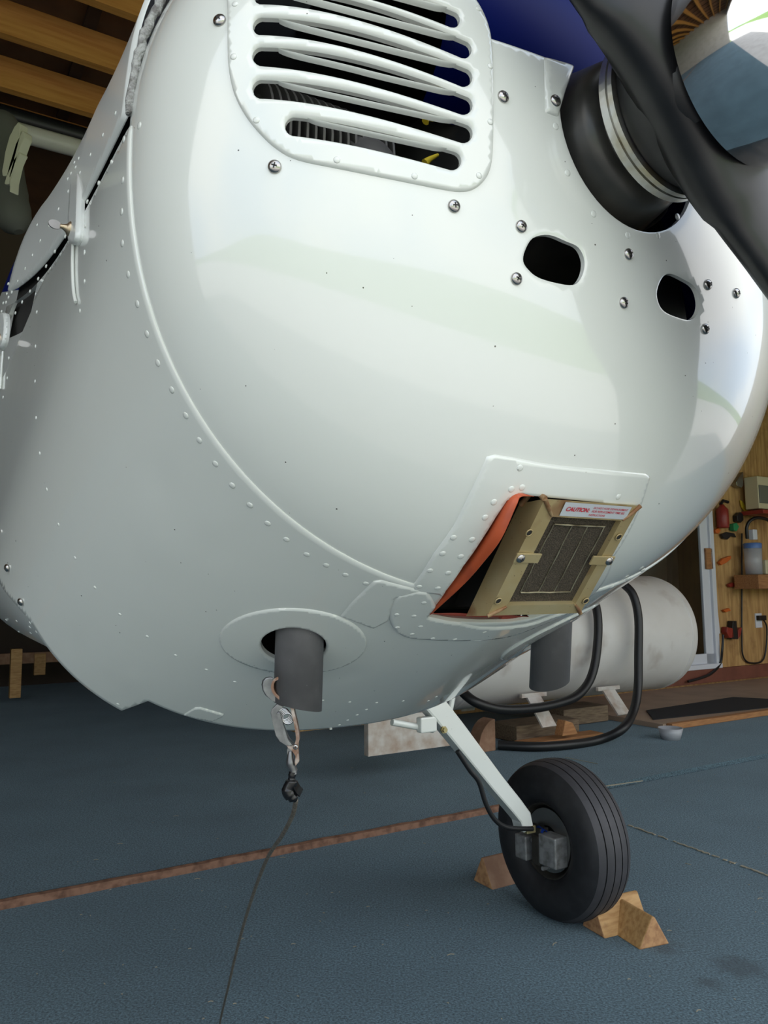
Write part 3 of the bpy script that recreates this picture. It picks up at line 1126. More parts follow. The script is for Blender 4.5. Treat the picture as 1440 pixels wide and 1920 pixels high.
# ---- blue top cowl seen above the shaft, its lower edge rolled inwards
m = MB()
vs, fs = [], []
ls = np.linspace(LC_L - 0.006, -LC_L + 0.006, 60)
rolls = []
for k in range(10):                       # roll from inside to outside
    ang = PI / 2 * k / 9
    rolls.append((BLUE_U + 0.006 + 0.12 * (1 - math.cos(ang)), -0.10 * S * (1 - math.sin(ang))))
for u in np.linspace(BLUE_U + 0.13, 0.285, 8):
    rolls.append((u, 0.0))
_l = np.repeat(ls, len(rolls))
_u = np.minimum(np.tile([r_[0] for r_ in rolls], len(ls)), 0.29)
_P, _n = surf(by_lu_many(_l, _u), 0.0)
vs = list(_P + _n * (np.tile([r_[1] for r_ in rolls], len(ls)) - 0.012)[:, None])
nr = len(rolls)
for i in range(len(ls) - 1):
    for k in range(nr - 1):
        fs.append([i * nr + k, (i + 1) * nr + k, (i + 1) * nr + k + 1, i * nr + k + 1])
m.add(vs, fs)
btop = m.build('top_cowl', 'blue_paint', plane, label='blue top cowl')

# ---- fuselage behind the firewall, firewall, engine box
def fus_ring(a, W, Hbt, Htp, n, cu, N=72):
    tt = np.linspace(0, 2 * PI, N, endpoint=False)
    L, U = ring(tt, W, Hbt, Htp, n)
    return [PW(a, l, u + cu) for l, u in zip(L, U)]
fr = [(0.445, 0.440, 0.308, 0.54, 2.6, -0.227), (0.60, 0.458, 0.316, 0.56, 2.6, -0.227), (0.85, 0.462, 0.308, 0.70, 2.6, -0.22), (1.3, 0.47, 0.32, 0.95, 2.5, -0.20), (2.0, 0.47, 0.21, 0.9, 2.6, -0.11), (4.2, 0.30, 0.2, 0.5, 2.3, 0.03), (6.5, 0.08, 0.14, 0.22, 2.0, 0.16)]
m = MB()
vs, fs = [], []
for r_ in fr:
    vs += fus_ring(*r_)
for i in range(len(fr) - 1):
    for j in range(72):
        k = (j + 1) % 72
        mi = 1 if 6 < j < 30 else 0
        m.f.append([i * 72 + j, i * 72 + k, (i + 1) * 72 + k, (i + 1) * 72 + j])
        m.m.append(mi)
        m.s.append(True)
m.v = [tuple(v) for v in vs]
fus = m.build('fuselage', ['door_paint', 'blue_paint'], plane, label='riveted white fuselage skin behind the cowl')
m = MB()
rr = fus_ring(0.45, 0.43, 0.300, 0.53, 2.8, -0.225)
m.add(rr, [list(range(72))], 0, False)
m.build('firewall', 'engine_black', plane)  # unseen disc added to block light entering the cowl from behind

# ---- rivets and screws
def dome_mesh(name, r, h, mats, cross=False, n=14, ringw=0.0):
    mm = MB()
    prof = [(-0.0008, r)]
    for k in range(5):
        a = k / 5 * PI / 2
        prof.append((h * math.sin(a), r * math.cos(a)))
    mm.lathe((0, 0, 0), Z, prof, n)
    last = [(r * math.cos(PI / 2 * 0.8) * math.cos(x), r * math.cos(PI / 2 * 0.8) * math.sin(x), h * math.sin(PI / 2 * 0.8)) for x in np.linspace(0, 2 * PI, n, endpoint=False)]
    mm.add(last + [(0, 0, h)], [[i, (i + 1) % n, n] for i in range(n)])
    if cross:
        for k in (0, 1):
            ax = np.array([1.0, 0, 0]) if k == 0 else np.array([0, 1.0, 0])
            ay = np.array([0, 1.0, 0]) if k == 0 else np.array([1.0, 0, 0])
            mm.box((0, 0, h * 0.9), ax * r * 0.40, ay * r * 0.10, Z * h * 0.16, 1)
    me_o = mm.build(name, mats, None, world=False)
    me = me_o.data
    bpy.data.objects.remove(me_o)
    return me
RIV = dome_mesh('rivet', 0.0028, 0.0008, 'white_paint', n=10)
RIVS = dome_mesh('rivet_small', 0.0020, 0.0008, 'white_paint', n=10)
SCR = dome_mesh('screw', 0.0047, 0.0026, ['screw_steel', 'screw_dark'], cross=True, n=20)

def stud(name, me, px, py, parent, off=0.0, spin=None, s=1.0):
    P, n = on(px, py, off)
    if P is None:
        return None
    x = LEFT * math.cos(spin or 0) + UPP * math.sin(spin or 0)
    return inst(name, me, frame_mat(P, n, x, s), parent)

for (x, y) in [(412, 39), (515, 313), (851, 387), (943, 182), (977, 425), (968, 523), (1178, 477), (1169, 568), (1327, 534), (1322, 617), (1380, 550)]:
    stud('screw', SCR, x, y, nose, 0.0005, rng.uniform(0, 3))
for (x, y) in [(443, 13), (440, 111), (482, 229), (631, 303), (775, 333), (895, 332), (916, 232), (916, 128), (894, 21)]:
    stud('rivet', RIVS, x, y, grille, 0.0024, s=1.2)
for (x, y) in [(1042, 237), (1064, 324), (1113, 401), (1177, 441), (1234, 442), (1271, 406), (261, 236)]:
    stud('rivet', RIV, x, y, nose, 0.0)
seam_riv = [(236, 262), (234, 338), (232, 397), (233, 456), (244, 514), (261, 569), (279, 625), (299, 679), (325, 729), (351, 777), (376, 823), (406, 867), (437, 907), (470, 944), (503, 978), (538, 1008), (576, 1036), (612, 1056), (648, 1074), (686, 1090), (703, 1097), (721, 1104), (757, 1114), (1204, 1066), (1176, 1082), (1146, 1097)]
for (x, y) in seam_riv:
    stud('rivet', RIV, x, y + 1, lower, 0.0016)
z5 = [(338, 72), (285, 160), (237, 235), (188, 310), (140, 375), (100, 440), (518, 75), (518, 250), (448, 170), (452, 335), (490, 428), (230, 435), (222, 640), (220, 850), (226, 1068), (248, 1280), (290, 1495), (360, 1705), (60, 710), (52, 830), (27, 945)]
z4 = [(765, 1100), (678, 1240), (600, 1365), (590, 1530), (450, 1600), (583, 1710)]
z6 = [(458, 303), (577, 480), (725, 640), (888, 772), (1058, 885), (1240, 970), (1410, 1043), (720, 1222)]
lowr = [(x / 3.2, 450 + y / 3.2) for x, y in z5] + [(x / 3.6, y / 3.6) for x, y in z4] + [(x / 3.2, 950 + y / 3.2) for x, y in z6]
lowr = [p_ for p_ in lowr if not (220 < p_[0] < 230 and p_[1] > 1325)] + [(222, 1318)]
lowr += [(605, 1311), (655, 1314), (706, 1315), (755, 1312), (687, 1328), (670, 1338), (652, 1348), (636, 1357), (620, 1365), (441, 1276), (684, 1120), (668, 1142), (647, 1152), (744, 1146), (745, 1172), (802, 1312), (817, 1304)]
for (x, y) in lowr:
    stud('rivet', RIVS, x, y, lower, 0.0016)
d4 = [(740, 935), (575, 1040), (660, 1070), (600, 1110), (570, 1140), (573, 1165), (590, 1190), (540, 1205), (515, 1240), (507, 1315), (325, 1340), (435, 1430), (365, 1540), (280, 1535), (300, 1640), (245, 1735), (935, 230), (878, 520), (822, 785)]
d5 = [(268, 15), (217, 100), (172, 180), (127, 255), (45, 230), (68, 270), (90, 320), (60, 330), (70, 350), (55, 380), (38, 385), (12, 370), (28, 435)]
for (x, y) in [(x / 3.6, y / 3.6) for x, y in d4] + [(x / 3.2, 450 + y / 3.2) for x, y in d5]:
    h_ = hit(x, y)
    if h_ is not None:
        stud('rivet', RIVS, x, y, door, 0.004 + float(door_bulge(h_)[0]))

# ---- plates riveted on: filter surround, patch, exhaust collar, corner tab, tail patch
def plate(name, px_pts, off, parent, holes=(), smooth=0, step=0.008, bw=0.0035, mats='white_paint', label=None, edge=0.0):
    pp = smooth_path(px_pts, smooth, True) if smooth else px_pts
    hp = hits(pp)
    o = skin(name, mats, hp, holes, off=off, edge=edge, bw=bw, rim=0.0008, step=step, parent=parent)
    if label:
        o['label'] = label
    return o
fh = pxh(filt_hole)
surround = plate('filter_surround', [(912, 856), (928, 852), (960, 857), (1010, 867), (1060, 874), (1130, 880), (1210, 888), (1218, 893), (1214, 905), (1196, 958), (1150, 1040), (1100, 1120), (1000, 1150), (860, 1150), (822, 1112), (772, 1106), (776, 1094), (812, 1038), (850, 985), (880, 925)], 0.0024, plane, [fh], edge=-0.0002, label='white doubler plate around the air filter')
for (x, y) in [(630, 253), (683, 245), (543, 317), (500, 393), (343, 492), (436, 502), (290, 571), (380, 586), (228, 655), (318, 667), (175, 735), (267, 743), (672, 148), (1162, 292)]:
    stud('rivet', RIV, 720 + x / 2.667, 820 + y / 2.667, surround, 0.0024)
patch = plate('chin_patch', [(742, 1116), (756, 1110), (800, 1106), (830, 1150), (900, 1172), (985, 1168), (1040, 1150), (1075, 1140), (1020, 1165), (950, 1190), (880, 1197), (800, 1195), (760, 1190), (740, 1178), (730, 1160), (731, 1138)], 0.0034, plane, [fh], smooth=3, edge=0.0014, label='rounded white patch under the air filter')
for (x, y) in [(197, 810), (62, 870), (147, 877), (65, 935), (180, 930), (138, 968), (240, 990), (350, 995), (495, 960)]:
    stud('rivet', RIV, 720 + x / 2.667, 820 + y / 2.667, patch, 0.0034, s=0.9)
strip = plate('doubler_strip', [(700, 1086), (715, 1084), (745, 1092), (790, 1103), (740, 1118), (728, 1160), (700, 1175), (638, 1152), (660, 1125)], 0.0030, plane, edge=0.0014, label='small white doubler beside the exhaust collar')
collar = plate('exhaust_collar', px_ellipse(550, 1198, 138, 61, 0.03, 60), 0.0034, plane, [hits(px_ellipse(550.5, 1206, 61, 33.5, 0.03, 40))], edge=0.0015, label='oval white collar plate round the exhaust stack')
hpA = hits(px_ellipse(550, 1198, 138, 61, 0.03, 60)) * np.array([-1, 1])
collar2 = skin('exhaust_collar', 'white_paint', hpA, [ehB], off=0.0034, edge=0.0015, bw=0.0035, rim=0.0008, step=0.01, parent=plane)
plate('corner_patch', [(344, 1337), (366, 1324), (376, 1323), (420, 1336), (418, 1340), (398, 1349), (370, 1344)], 0.0032, plane, edge=0.0015)
tabp = plate('corner_tab', [(1020, 108), (1060, 119), (1077, 125), (1062, 165), (1047, 217), (1044, 219), (1022, 211), (1021, 160)], 0.0022, plane, edge=0.0)
stud('screw', SCR, 1038, 192, tabp, 0.0022, 0.5)

# ---- latch straps with wing studs on the door
def latch(px_pts, sx, sy, slit, s=1.0):
    hp = hits(smooth_path(px_pts, 3, True))
    o = skin('latch_strap', 'door_paint', hp, [], off=0.0075, edge=0.004, bw=0.004, rim=0.003, step=0.008, parent=plane)
    P, n = on(sx, sy, 0.0075)
    mm = MB()
    mm.lathe(P, n, [(-0.002, 0.013 * s), (0.001, 0.013 * s), (0.005 * s, 0.008 * s), (0.008 * s, 0.006 * s), (0.013 * s, 0.004 * s), (0.016 * s, 0.004 * s), (0.016 * s, 0.0)], 16)
    mm.build('latch_stud', 'latch_brass', o)
    w = MB()
    # the wing: an oval blade across the end of the stud
    e1 = nrm(np.cross(n, Z))
    cen = P + n * (0.024 * s)
    ring_ = [cen + n * 0.011 * s * math.cos(k) + nrm(UPP - n * (UPP @ n)) * 0.008 * s * math.sin(k) for k in np.linspace(0, 2 * PI, 18, endpoint=False)]
    w.prism(ring_, e1 * 0.0016)
    w.build('latch_wing', 'steel_bright', o)
    return o
latch([(146, 338), (152, 322), (160, 322), (162, 345), (161, 400), (160, 440), (155, 458), (147, 462), (142, 452), (143, 400)], 147, 435, None, 0.5)
latch([(5, 600), (9, 590), (19, 590), (21, 610), (18, 640), (12, 655), (5, 655), (2, 630)], 11, 638, None, 0.5)
# long crimped slit below each latch
for pts in ([(144, 462), (143, 500), (145, 545), (149, 568)], [(11, 660), (8, 700), (6, 730)]):
    mm = MB()
    path = [on(x, y, 0.0032)[0] for x, y in smooth_path(pts, 5)]
    mm.tube(path, 0.0016, 6)
    mm.build('crimp', 'white_paint', lower)

# firewall screws and fuselage rivets
FB = None
fmesh = fus.data
FBV = BVHTree.FromPolygons([tuple(np.array(v.co) + np.array(fus.location) + np.array(plane.location)) for v in fmesh.vertices], [list(p.vertices) for p in fmesh.polygons])
def fus_stud(name, me, px, py, s=1.0, parent=fus):
    d = nrm(ray(px, py))
    loc, nor, idx, dist = FBV.ray_cast(Vector(CAM), Vector(d))
    if loc is None:
        return
    n = np.array(nor)
    if n @ d > 0:
        n = -n
    return inst(name, me, frame_mat(np.array(loc), n, None, s), parent)
for (x, y) in [(38, 680), (100, 685), (180, 697), (180, 722), (50, 740), (112, 750), (185, 758), (220, 752), (70, 878), (168, 930), (328, 945)] + [(14 + i * 17.8, 822 + i * 3.2) for i in range(12)]:
    fus_stud('rivet', RIVS, x / 3.2, 950 + y / 3.2, 1.25)
for (x, y) in [(2, 997), (18, 1064), (43, 1127)]:
    P, n = on(x, y, 0.003)
    if P is not None:
        inst('screw', SCR, frame_mat(P, n, None, 0.95), lower)

# ---- exhaust stacks
def stack(sgn, top, bot, kcut):
    A = PW(top[0], sgn * top[1], top[2] + 0.09)
    B = PW(bot[0], sgn * bot[1], bot[2])
    d = nrm(B - A)
    R = 0.0232
    x = nrm(LEFT - d * (LEFT @ d))
    y = np.cross(d, x)
    mm = MB()
    n = 40
    vs, fs = [], []
    L = np.linalg.norm(B - A)
    prof = [(0, R), (1, R), (1, R - 0.0016), (0, R - 0.0016)]
    for (f, r) in prof:
        for t_ in np.linspace(0, 2 * PI, n, endpoint=False):
            cxx, cyy = r * math.cos(t_), r * math.sin(t_)
            cut = f * (-sgn * cxx * kcut)
            vs.append(A + d * (L * f + cut) + x * cxx + y * cyy)
    for i in range(3):
        for j in range(n):
            k = (j + 1) % n
            fs.append([i * n + j, i * n + k, (i + 1) * n + k, (i + 1) * n + j])
    mm.add(vs, fs)
    o = mm.build('exhaust_stack', 'exhaust_steel', plane)
    return o
st1 = stack(-1, (0.143, 0.1905, -0.42), (0.160, 0.188, -0.497), 0.22)
st1['label'] = 'dark steel exhaust stack with the clamp on it'
st2 = stack(1, (0.143, 0.1905, -0.42), (0.160, 0.188, -0.497), 0.34)

# ---- air filter
tc_px, bc_px = (1109, 938), (1004, 1152)
Ptop, ntop = on(*tc_px, 0.004)
ltop = WP(Ptop)[1]
dray = ray(*bc_px)
tpar = ((PW(0, ltop, 0) - CAM) @ LEFT) / (dray @ LEFT)
Pbot = CAM + dray * tpar
ey = nrm(Ptop - Pbot)
ex = LEFT.copy()
ez = nrm(np.cross(ex, ey))
if ez @ (CAM - Ptop) < 0:
    ez = -ez
def on_face(px, py, h=0.0):
    d = ray(px, py)
    t_ = ((Ptop + ez * h - CAM) @ ez) / (d @ ez)
    return CAM + d * t_
fc = [on_face(1021, 931), on_face(1198, 944), on_face(1091, 1152), on_face(917, 1153)]
FH = np.linalg.norm(Ptop - Pbot)
fw_ = 0.5 * (abs((fc[1] - fc[0]) @ ex) + abs((fc[2] - fc[3]) @ ex))
Fcen = (Ptop + Pbot) / 2
cxs = np.mean([(p - Fcen) @ ex for p in fc])
Fcen = Fcen + ex * cxs
def FP(x, y, z):
    """filter coordinates: fractions of half width / half height, metres outwards"""
    return Fcen + ex * x * fw_ / 2 + ey * y * FH / 2 + (ez * z if z > -0.02 else -FIN * z)
m = MB()
BD = 0.034
def topx(P):
    w_ = np.asarray(P) - CAM
    return np.array([CX + FPX * (w_ @ RIGHT) / (w_ @ FWD), CY - FPX * (w_ @ UPV) / (w_ @ FWD)])
best = None
for ph in np.linspace(-0.6, 1.6, 111):
    v_ = AFT * math.cos(ph) + UPP * math.sin(ph)
    d_ = topx(fc[3] + v_ * BD) - topx(fc[3])
    e_ = abs(math.atan2(d_[1], -d_[0]) - 0.0)
    if best is None or e_ < best[0]:
        best = (e_, v_, np.linalg.norm(d_))
FIN = best[1]
BD = BD * 40 / best[2]
# sides of the tray
fr_in = 0.76
out = [(-1, 1), (1, 1), (1, -1), (-1, -1)]
inn = [(-0.74, 0.70), (0.80, 0.76), (0.74, -0.80), (-0.76, -0.78)]
inn = [(-0.72, 0.74), (0.74, 0.74), (0.74, -0.80), (-0.72, -0.80)]
for i in range(4):
    j = (i + 1) % 4
    a0, a1 = out[i], out[j]
    b0, b1 = inn[i], inn[j]
    m.add([FP(*a0, 0), FP(*a1, 0), FP(*b1, 0.0012), FP(*b0, 0.0012)], [[0, 1, 2, 3]], 0, False)
    m.add([FP(*a0, 0), FP(*a1, 0), FP(*a1, -BD), FP(*a0, -BD)], [[3, 2, 1, 0]], 0, False)
    m.add([FP(*b0, 0.0012), FP(*b1, 0.0012), FP(*b1, -0.006), FP(*b0, -0.006)], [[0, 1, 2, 3]], 0, False)
# rusty welded corners
for (a_, b_) in zip(out, inn):
    m.tube([FP(*a_, 0.0002), FP((a_[0] + b_[0]) / 2, (a_[1] + b_[1]) / 2, 0.0014), FP(b_[0] * 1.02, b_[1] * 1.02, 0.0016)], [0.0022, 0.0018, 0.0012], 6, 1)
m.tube([FP(-1, 0.98, -BD * 0.9), FP(-1, 0.99, -BD * 0.5), FP(-1, 1, 0)], [0.003, 0.002, 0.0028], 6, 1)
filt = m.build('air_filter', ['filter_gold', 'filter_rust'], plane, label='gold passivated air filter frame with rust')
m = MB()
m.add([FP(-0.74, 0.76, -0.004), FP(0.76, 0.76, -0.004), FP(0.76, -0.82, -0.004), FP(-0.74, -0.82, -0.004)], [[0, 1, 2, 3]], 0, False)
m.add([FP(-0.74, 0.76, -0.012), FP(0.76, 0.76, -0.012), FP(0.76, -0.82, -0.012), FP(-0.74, -0.82, -0.012)], [[3, 2, 1, 0]], 0, False)
m.build('filter_element', 'filter_element', filt, label='dark brown gritty filter element')
def wirebar(p, q_, r):
    mm = MB()
    mm.tube([p + (q_ - p) * f + ez * rng.uniform(-.0004, .0004) for f in np.linspace(0, 1, 8)], r, 6)
    mm.build('grid_wire', 'filter_wire', filt)
Wt, Wb = 0.58, -0.62
for x in (-0.52, -0.14, 0.20, 0.55):
    wirebar(FP(x, Wt, -0.0035), FP(x + 0.02, Wb, -0.0035), 0.0006)
wirebar(FP(-0.52, Wt, -0.003), FP(0.55, Wt, -0.003), 0.0009)
wirebar(FP(-0.50, Wb, -0.003), FP(0.57, Wb, -0.003), 0.0009)
# clips and their screws
for sx, px_, py_ in ((-1, 975, 1046), (1, 1141, 1051)):
    c = on_face(px_, py_, 0.002)
    mm = MB()
    mm.box(c - ex * sx * 0.008, ex * 0.0135, ey * 0.0046, ez * 0.0009, 0, 0.0004)
    cl = mm.build('clip', 'filter_gold', filt)
    inst('screw', SCR, frame_mat(c + ez * 0.001, ez, ex, 0.9), filt)
for px_, py_ in ((992, 999), (1160, 1007), (934, 1127), (1098, 1127)):
    c = on_face(px_, py_, 0.0016)
    mm = MB()
    mm.lathe(c, ez, [(0, 0.0036), (0.0006, 0.0036), (0.0006, 0.0026), (0, 0.0026)], 16)
    mm.lathe(c, ez, [(0.0002, 0.0026), (0.0002, 0.0)], 16, 1)
    mm.build('grommet', ['filter_gold', 'screw_dark'], filt)
# caution label
lab = MB()
lx0, lx1, ly0, ly1 = -0.60, 0.80, 0.77, 0.985
lab.add([FP(lx0, ly0, 0.0018), FP(lx1, ly0, 0.0018), FP(lx1, ly1, 0.0014), FP(lx0, ly1, 0.0014)], [[0, 1, 2, 3]], 0, False)
def text_into(mb, txt, org, xd, yd, size, mi, bold=0.0, shear=0.0):
    cu = bpy.data.curves.new('txt', 'FONT')
    cu.body = txt
    cu.size = 1.0
    cu.offset = bold
    cu.shear = shear
    ob = bpy.data.objects.new('txt', cu)
    col.objects.link(ob)
    dg = bpy.context.evaluated_depsgraph_get()
    me = bpy.data.meshes.new_from_object(ob.evaluated_get(dg))
    V = [np.array(v.co) for v in me.vertices]
    mb.add([org + xd * v[0] * size + yd * v[1] * size for v in V], [list(p.vertices) for p in me.polygons], mi, False)
    w = max(v[0] for v in V) * size
    bpy.data.objects.remove(ob)
    bpy.data.meshes.remove(me)
    bpy.data.curves.remove(cu)
    return w
hh = (ly1 - ly0) * FH / 2
def text_w(txt, org, width, bold, shear=0.0):
    tmp = MB()
    w1 = text_into(tmp, txt, org, ex, ey, 1.0, 1, bold, shear)
    text_into(lab, txt, org, ex, ey, width / w1, 1, bold, shear)
hwid = fw_ / 2
text_w('CAUTION:', FP(lx0 + 0.06, ly0 + 0.085, 0.0021), 0.48 * hwid, 0.03, 0.2)
for i, (tx, wd) in enumerate((('DO NOT HOSE DOWN ELEMENT', 0.74), ('FOR REPLACEMENT TIME SEE', 0.70), ('INSTRUCTIONS', 0.34))):
    text_w(tx, FP(lx0 + 0.60 - (0.03 if i == 2 else 0), ly1 - 0.070 - 0.058 * i, 0.0021), wd * hwid, 0.012)
lab.build('caution_label', ['label_silver', 'label_red'], filt, label='silver sticker with red CAUTION lettering')
# black box added behind the filter to keep its opening dark
m = MB()
m.box(FP(0.06, 0.05, -BD - 0.02), ex * fw_ * 0.44, ey * FH * 0.43, FIN * 0.02)
m.build('dark_box', 'engine_black', plane)

# orange seal lips round the intake opening
def closest_on(P, n, px, py):
    d = nrm(ray(px, py))
    w0 = P - CAM
    b_ = n @ d
    den = 1 - b_ * b_
    s_ = (b_ * (d @ w0) - (n @ w0)) / den
    return P + n * s_
def lipseal(outer_px, inner_px, m_, name, clampv=(0.002, 0.04)):
    mm = MB()
    o_ = smooth_path(outer_px, 5)
    i_ = smooth_path(inner_px, 5)
    vs, fs = [], []
    for (ox, oy), (ix, iy) in zip(o_, i_):
        P, n = on(ox, oy, 0.0)
        Q = closest_on(P, n, ix, iy)
        d = float((Q - P) @ n)
        d = min(max(d, clampv[0]), clampv[1])
        # keep the image position exact
        dr = ray(ix, iy)
        tq = ((P + n * d - CAM) @ n) / (dr @ n)
        Q = CAM + dr * tq
        e = nrm(np.cross(n, Q - P + 1e-6)) * 0.0006
        th_ = nrm(Q - P)
        vs += [P - n * 0.004, Q, Q + LEFT * 0.0016 - n * 0.0004, P - n * 0.004 + LEFT * 0.0016]
    k = len(vs) // 4
    for i in range(k - 1):
        for j in range(4):
            j2 = (j + 1) % 4
            fs.append([i * 4 + j, i * 4 + j2, i * 4 + 4 + j2, i * 4 + 4 + j])
    mm.add(vs, fs, 0, True)
    return mm.build(name, m_, plane, label='orange-red rubber seal lip round the air filter opening')
lipseal([(972, 926), (962, 926), (948, 938), (922, 985), (885, 1042), (845, 1096), (799, 1156)],
        [(1000, 931), (975, 932), (966, 948), (938, 1010), (905, 1054), (868, 1096), (806, 1153)], 'orange_seal', 'intake_seal', (0.004, 0.03))
lipseal([(798, 1157), (840, 1166), (885, 1170), (930, 1170), (960, 1168), (988, 1160)],
        [(806, 1151), (850, 1150), (890, 1152), (930, 1153), (965, 1155), (990, 1157)], 'red_seal', 'intake_seal', (0.004, 0.02))

# ---- engine seen through the grille and round the shaft
cyl_c = hit(600, 170)
Pc, ncyl = on(600, 160, -0.10)
def finned(cpx, depth_in, rad, nfin, pitch, axis, name):
    P, n = on(cpx[0], cpx[1], -depth_in)
    mm = MB()
    for k in range(nfin):
        mm.lathe(P + axis * (k - nfin / 2) * pitch, axis, [(0, rad * 0.78), (0, rad), (pitch * 0.28, rad), (pitch * 0.28, rad * 0.78)], 36, 0, False)
    mm.lathe(P, axis, [(-nfin / 2 * pitch, 0), (-nfin / 2 * pitch, rad * 0.78), (nfin / 2 * pitch, rad * 0.78), (nfin / 2 * pitch, 0)], 36, 1)
    return mm.build(name, ['cylinder_grey', 'engine_dark'], plane, label='finned grey engine cylinder behind the grille')
finned((592, 185), 0.085, 0.046, 16, 0.0066, LEFT, 'cylinder')
Pp, np_ = on(735, 250, -0.055)
m = MB()
m.tube(smooth_path([Pp - UPP * 0.09, Pp - UPP * 0.02, Pp + UPP * 0.008 + AFT * 0.01, Pp + UPP * 0.022 + AFT * 0.045, Pp + UPP * 0.025 + AFT * 0.1], 6), 0.023, 20)
m.build('intake_elbow', 'exhaust_steel', plane)
Pb, nb = on(620, 258, -0.05)
m = MB()
m.box(Pb - UPP * 0.028 + AFT * 0.015, LEFT * 0.05, AFT * 0.002 + UPP * 0.001, UPP * 0.03)
m.build('baffle', 'baffle_grey', plane)
for (x0, y0, x1, y1, x2, y2, dd) in ((838, 252, 848, 244, 866, 235, -0.04), (850, 150, 856, 142, 868, 148, -0.05)):
    m = MB()
    m.tube([on(x0, y0, dd)[0], on(x1, y1, dd)[0], on(x2, y2, dd)[0]], [0.0032, 0.0022, 0.0012], 8)
    m.build('spark_lead_tag', 'yellow_wire', plane)
# black sheets added behind the nose, painting the dark of the engine bay
m = MB()
_p, _n = surf(circ(1.14, -PI, PI, 97)[:-1], -0.02)
m.add(list(_p), [list(range(96))], 0, False)
m.box(PW(0.02, 0, 0.235), AFT * 0.12, LEFT * 0.20, UPP * 0.002)
m.build('dark_liner', 'engine_black', plane)
# crankcase nose in the shaft opening
SH = lambda a: PW(a, 0, HUB_U)
m = MB()
m.lathe(SH(0.035), -AFT, [(0, 0.125), (0.05, 0.12), (0.10, 0.10), (0.13, 0.078), (0.165, 0.068), (0.19, 0.062), (0.20, 0.055), (0.20, 0.02)], 56)
e1, e2 = LEFT, UPP
def blob(mm, c, r1, r2, ax):
    prof_ = [(-r1 * math.cos(k / 10 * PI), r2 * math.sin(k / 10 * PI)) for k in range(11)]
    mm.lathe(c, ax, prof_, 20)
def on_a(px, py, a_):
    d = ray(px, py)
    return CAM + d * (float((PW(a_, 0, 0) - CAM) @ AFT) / float(d @ AFT))
blob(m, on_a(1150, 388, -0.13), 0.025, 0.016, -AFT)
blob(m, on_a(1200, 408, -0.13), 0.03, 0.012, -AFT)
blob(m, on_a(1128, 292, -0.135), 0.02, 0.012, -AFT)
eng = m.build('crankcase', 'engine_dark', plane, label='oily black crankcase nose behind the propeller')
m = MB()
Pbolt = on_a(1146, 382, -0.152)
m.lathe(Pbolt, -AFT, [(-0.03, 0.0075), (0.006, 0.0075), (0.006, 0)], 6, 0, False)
m.lathe(Pbolt, -AFT, [(-0.003, 0.0105), (0.0005, 0.0105), (0.0005, 0.006)], 24)
m.build('bolt', 'exhaust_steel', eng)
m = MB()
m.lathe(SH(-0.218), -AFT, [(-0.03, 0.05), (-0.006, 0.05), (-0.006, 0.0655), (0.000, 0.0655), (0.000, 0.063), (0.002, 0.063), (0.002, 0.0655), (0.006, 0.0655), (0.006, 0.04)], 72, 0, False)
m.build('prop_flange', 'flange_alloy', plane, label='bright alloy propeller flange')

# ---- propeller and spinner
PROP_A = -0.262
pc = PW(PROP_A, 0, HUB_U)
bl_dir = nrm(LEFT * -0.080 + UPP * 0.104)
bt = nrm(np.cross(bl_dir, -AFT))       # tangential
ff = -AFT
def prop_blade(sgn):
    mm = MB()
    secs = []
    # r, chord, thickness, twist(deg), sweep
    tab = [(0.0, 0.134, 0.060, 0, 0), (0.035, 0.136, 0.058, 2, 0), (0.06, 0.140, 0.055, 5, 0), (0.085, 0.146, 0.050, 10, 0.0), (0.12, 0.150, 0.044, 16, 0), (0.17, 0.150, 0.036, 22, 0), (0.25, 0.112, 0.026, 33, 0), (0.36, 0.125, 0.020, 27, 0), (0.55, 0.125, 0.014, 20, 0), (0.75, 0.105, 0.010, 15, 0), (0.86, 0.075, 0.007, 13, 0), (0.9, 0.03, 0.004, 12, 0)]
    R_ = np.array([x[0] for x in tab])
    rr_ = np.concatenate([np.linspace(0, 0.2, 22), np.linspace(0.22, 0.9, 20)])
    n = 32
    vs, fs = [], []
    d = bl_dir * sgn
    tdir = bt * sgn
    for r in rr_:
        c = np.interp(r, R_, [x[1] for x in tab])
        th_ = np.interp(r, R_, [x[2] for x in tab])
        tw = math.radians(np.interp(r, R_, [x[3] for x in tab]))
        cx_ = tdir * math.cos(tw) + ff * math.sin(tw)
        nx_ = -tdir * math.sin(tw) + ff * math.cos(tw)
        for k in np.linspace(0, 2 * PI, n, endpoint=False):
            ex_ = 2.0 / (2.6 if r < 0.08 else 2.1)
            X = c / 2 * np.sign(math.cos(k)) * abs(math.cos(k)) ** ex_
            Y = th_ / 2 * np.sign(math.sin(k)) * abs(math.sin(k)) ** ex_
            vs.append(pc + d * r + cx_ * X + nx_ * Y)
    for i in range(len(rr_) - 1):
        for j in range(n):
            k = (j + 1) % n
            fs.append([i * n + j, i * n + k, (i + 1) * n + k, (i + 1) * n + j])
    mm.add(vs, fs)
    return mm
m = MB()
m.lathe(pc, ff, [(-0.034, 0.03), (-0.034, 0.058), (-0.028, 0.064), (0.0, 0.066), (0.016, 0.064), (0.024, 0.056), (0.026, 0.03)], 64)
prop = m.build('propeller', 'prop_black', plane, label='black two-blade propeller')
for s_ in (1, -1):
    prop_blade(s_).build('blade', 'prop_black', prop)
m = MB()
SPR, SPL = 0.074, 0.085
sb = pc + ff * 0.031
prof = [(-0.004, SPR)]
for k in range(26):
    a_ = k / 25 * PI / 2
    prof.append((SPL * math.sin(a_), max(SPR * math.cos(a_) ** 0.85, 0.0)))
m.lathe(sb, ff, prof, 96)
m.build('spinner', 'chrome', plane, label='polished chrome spinner dome')

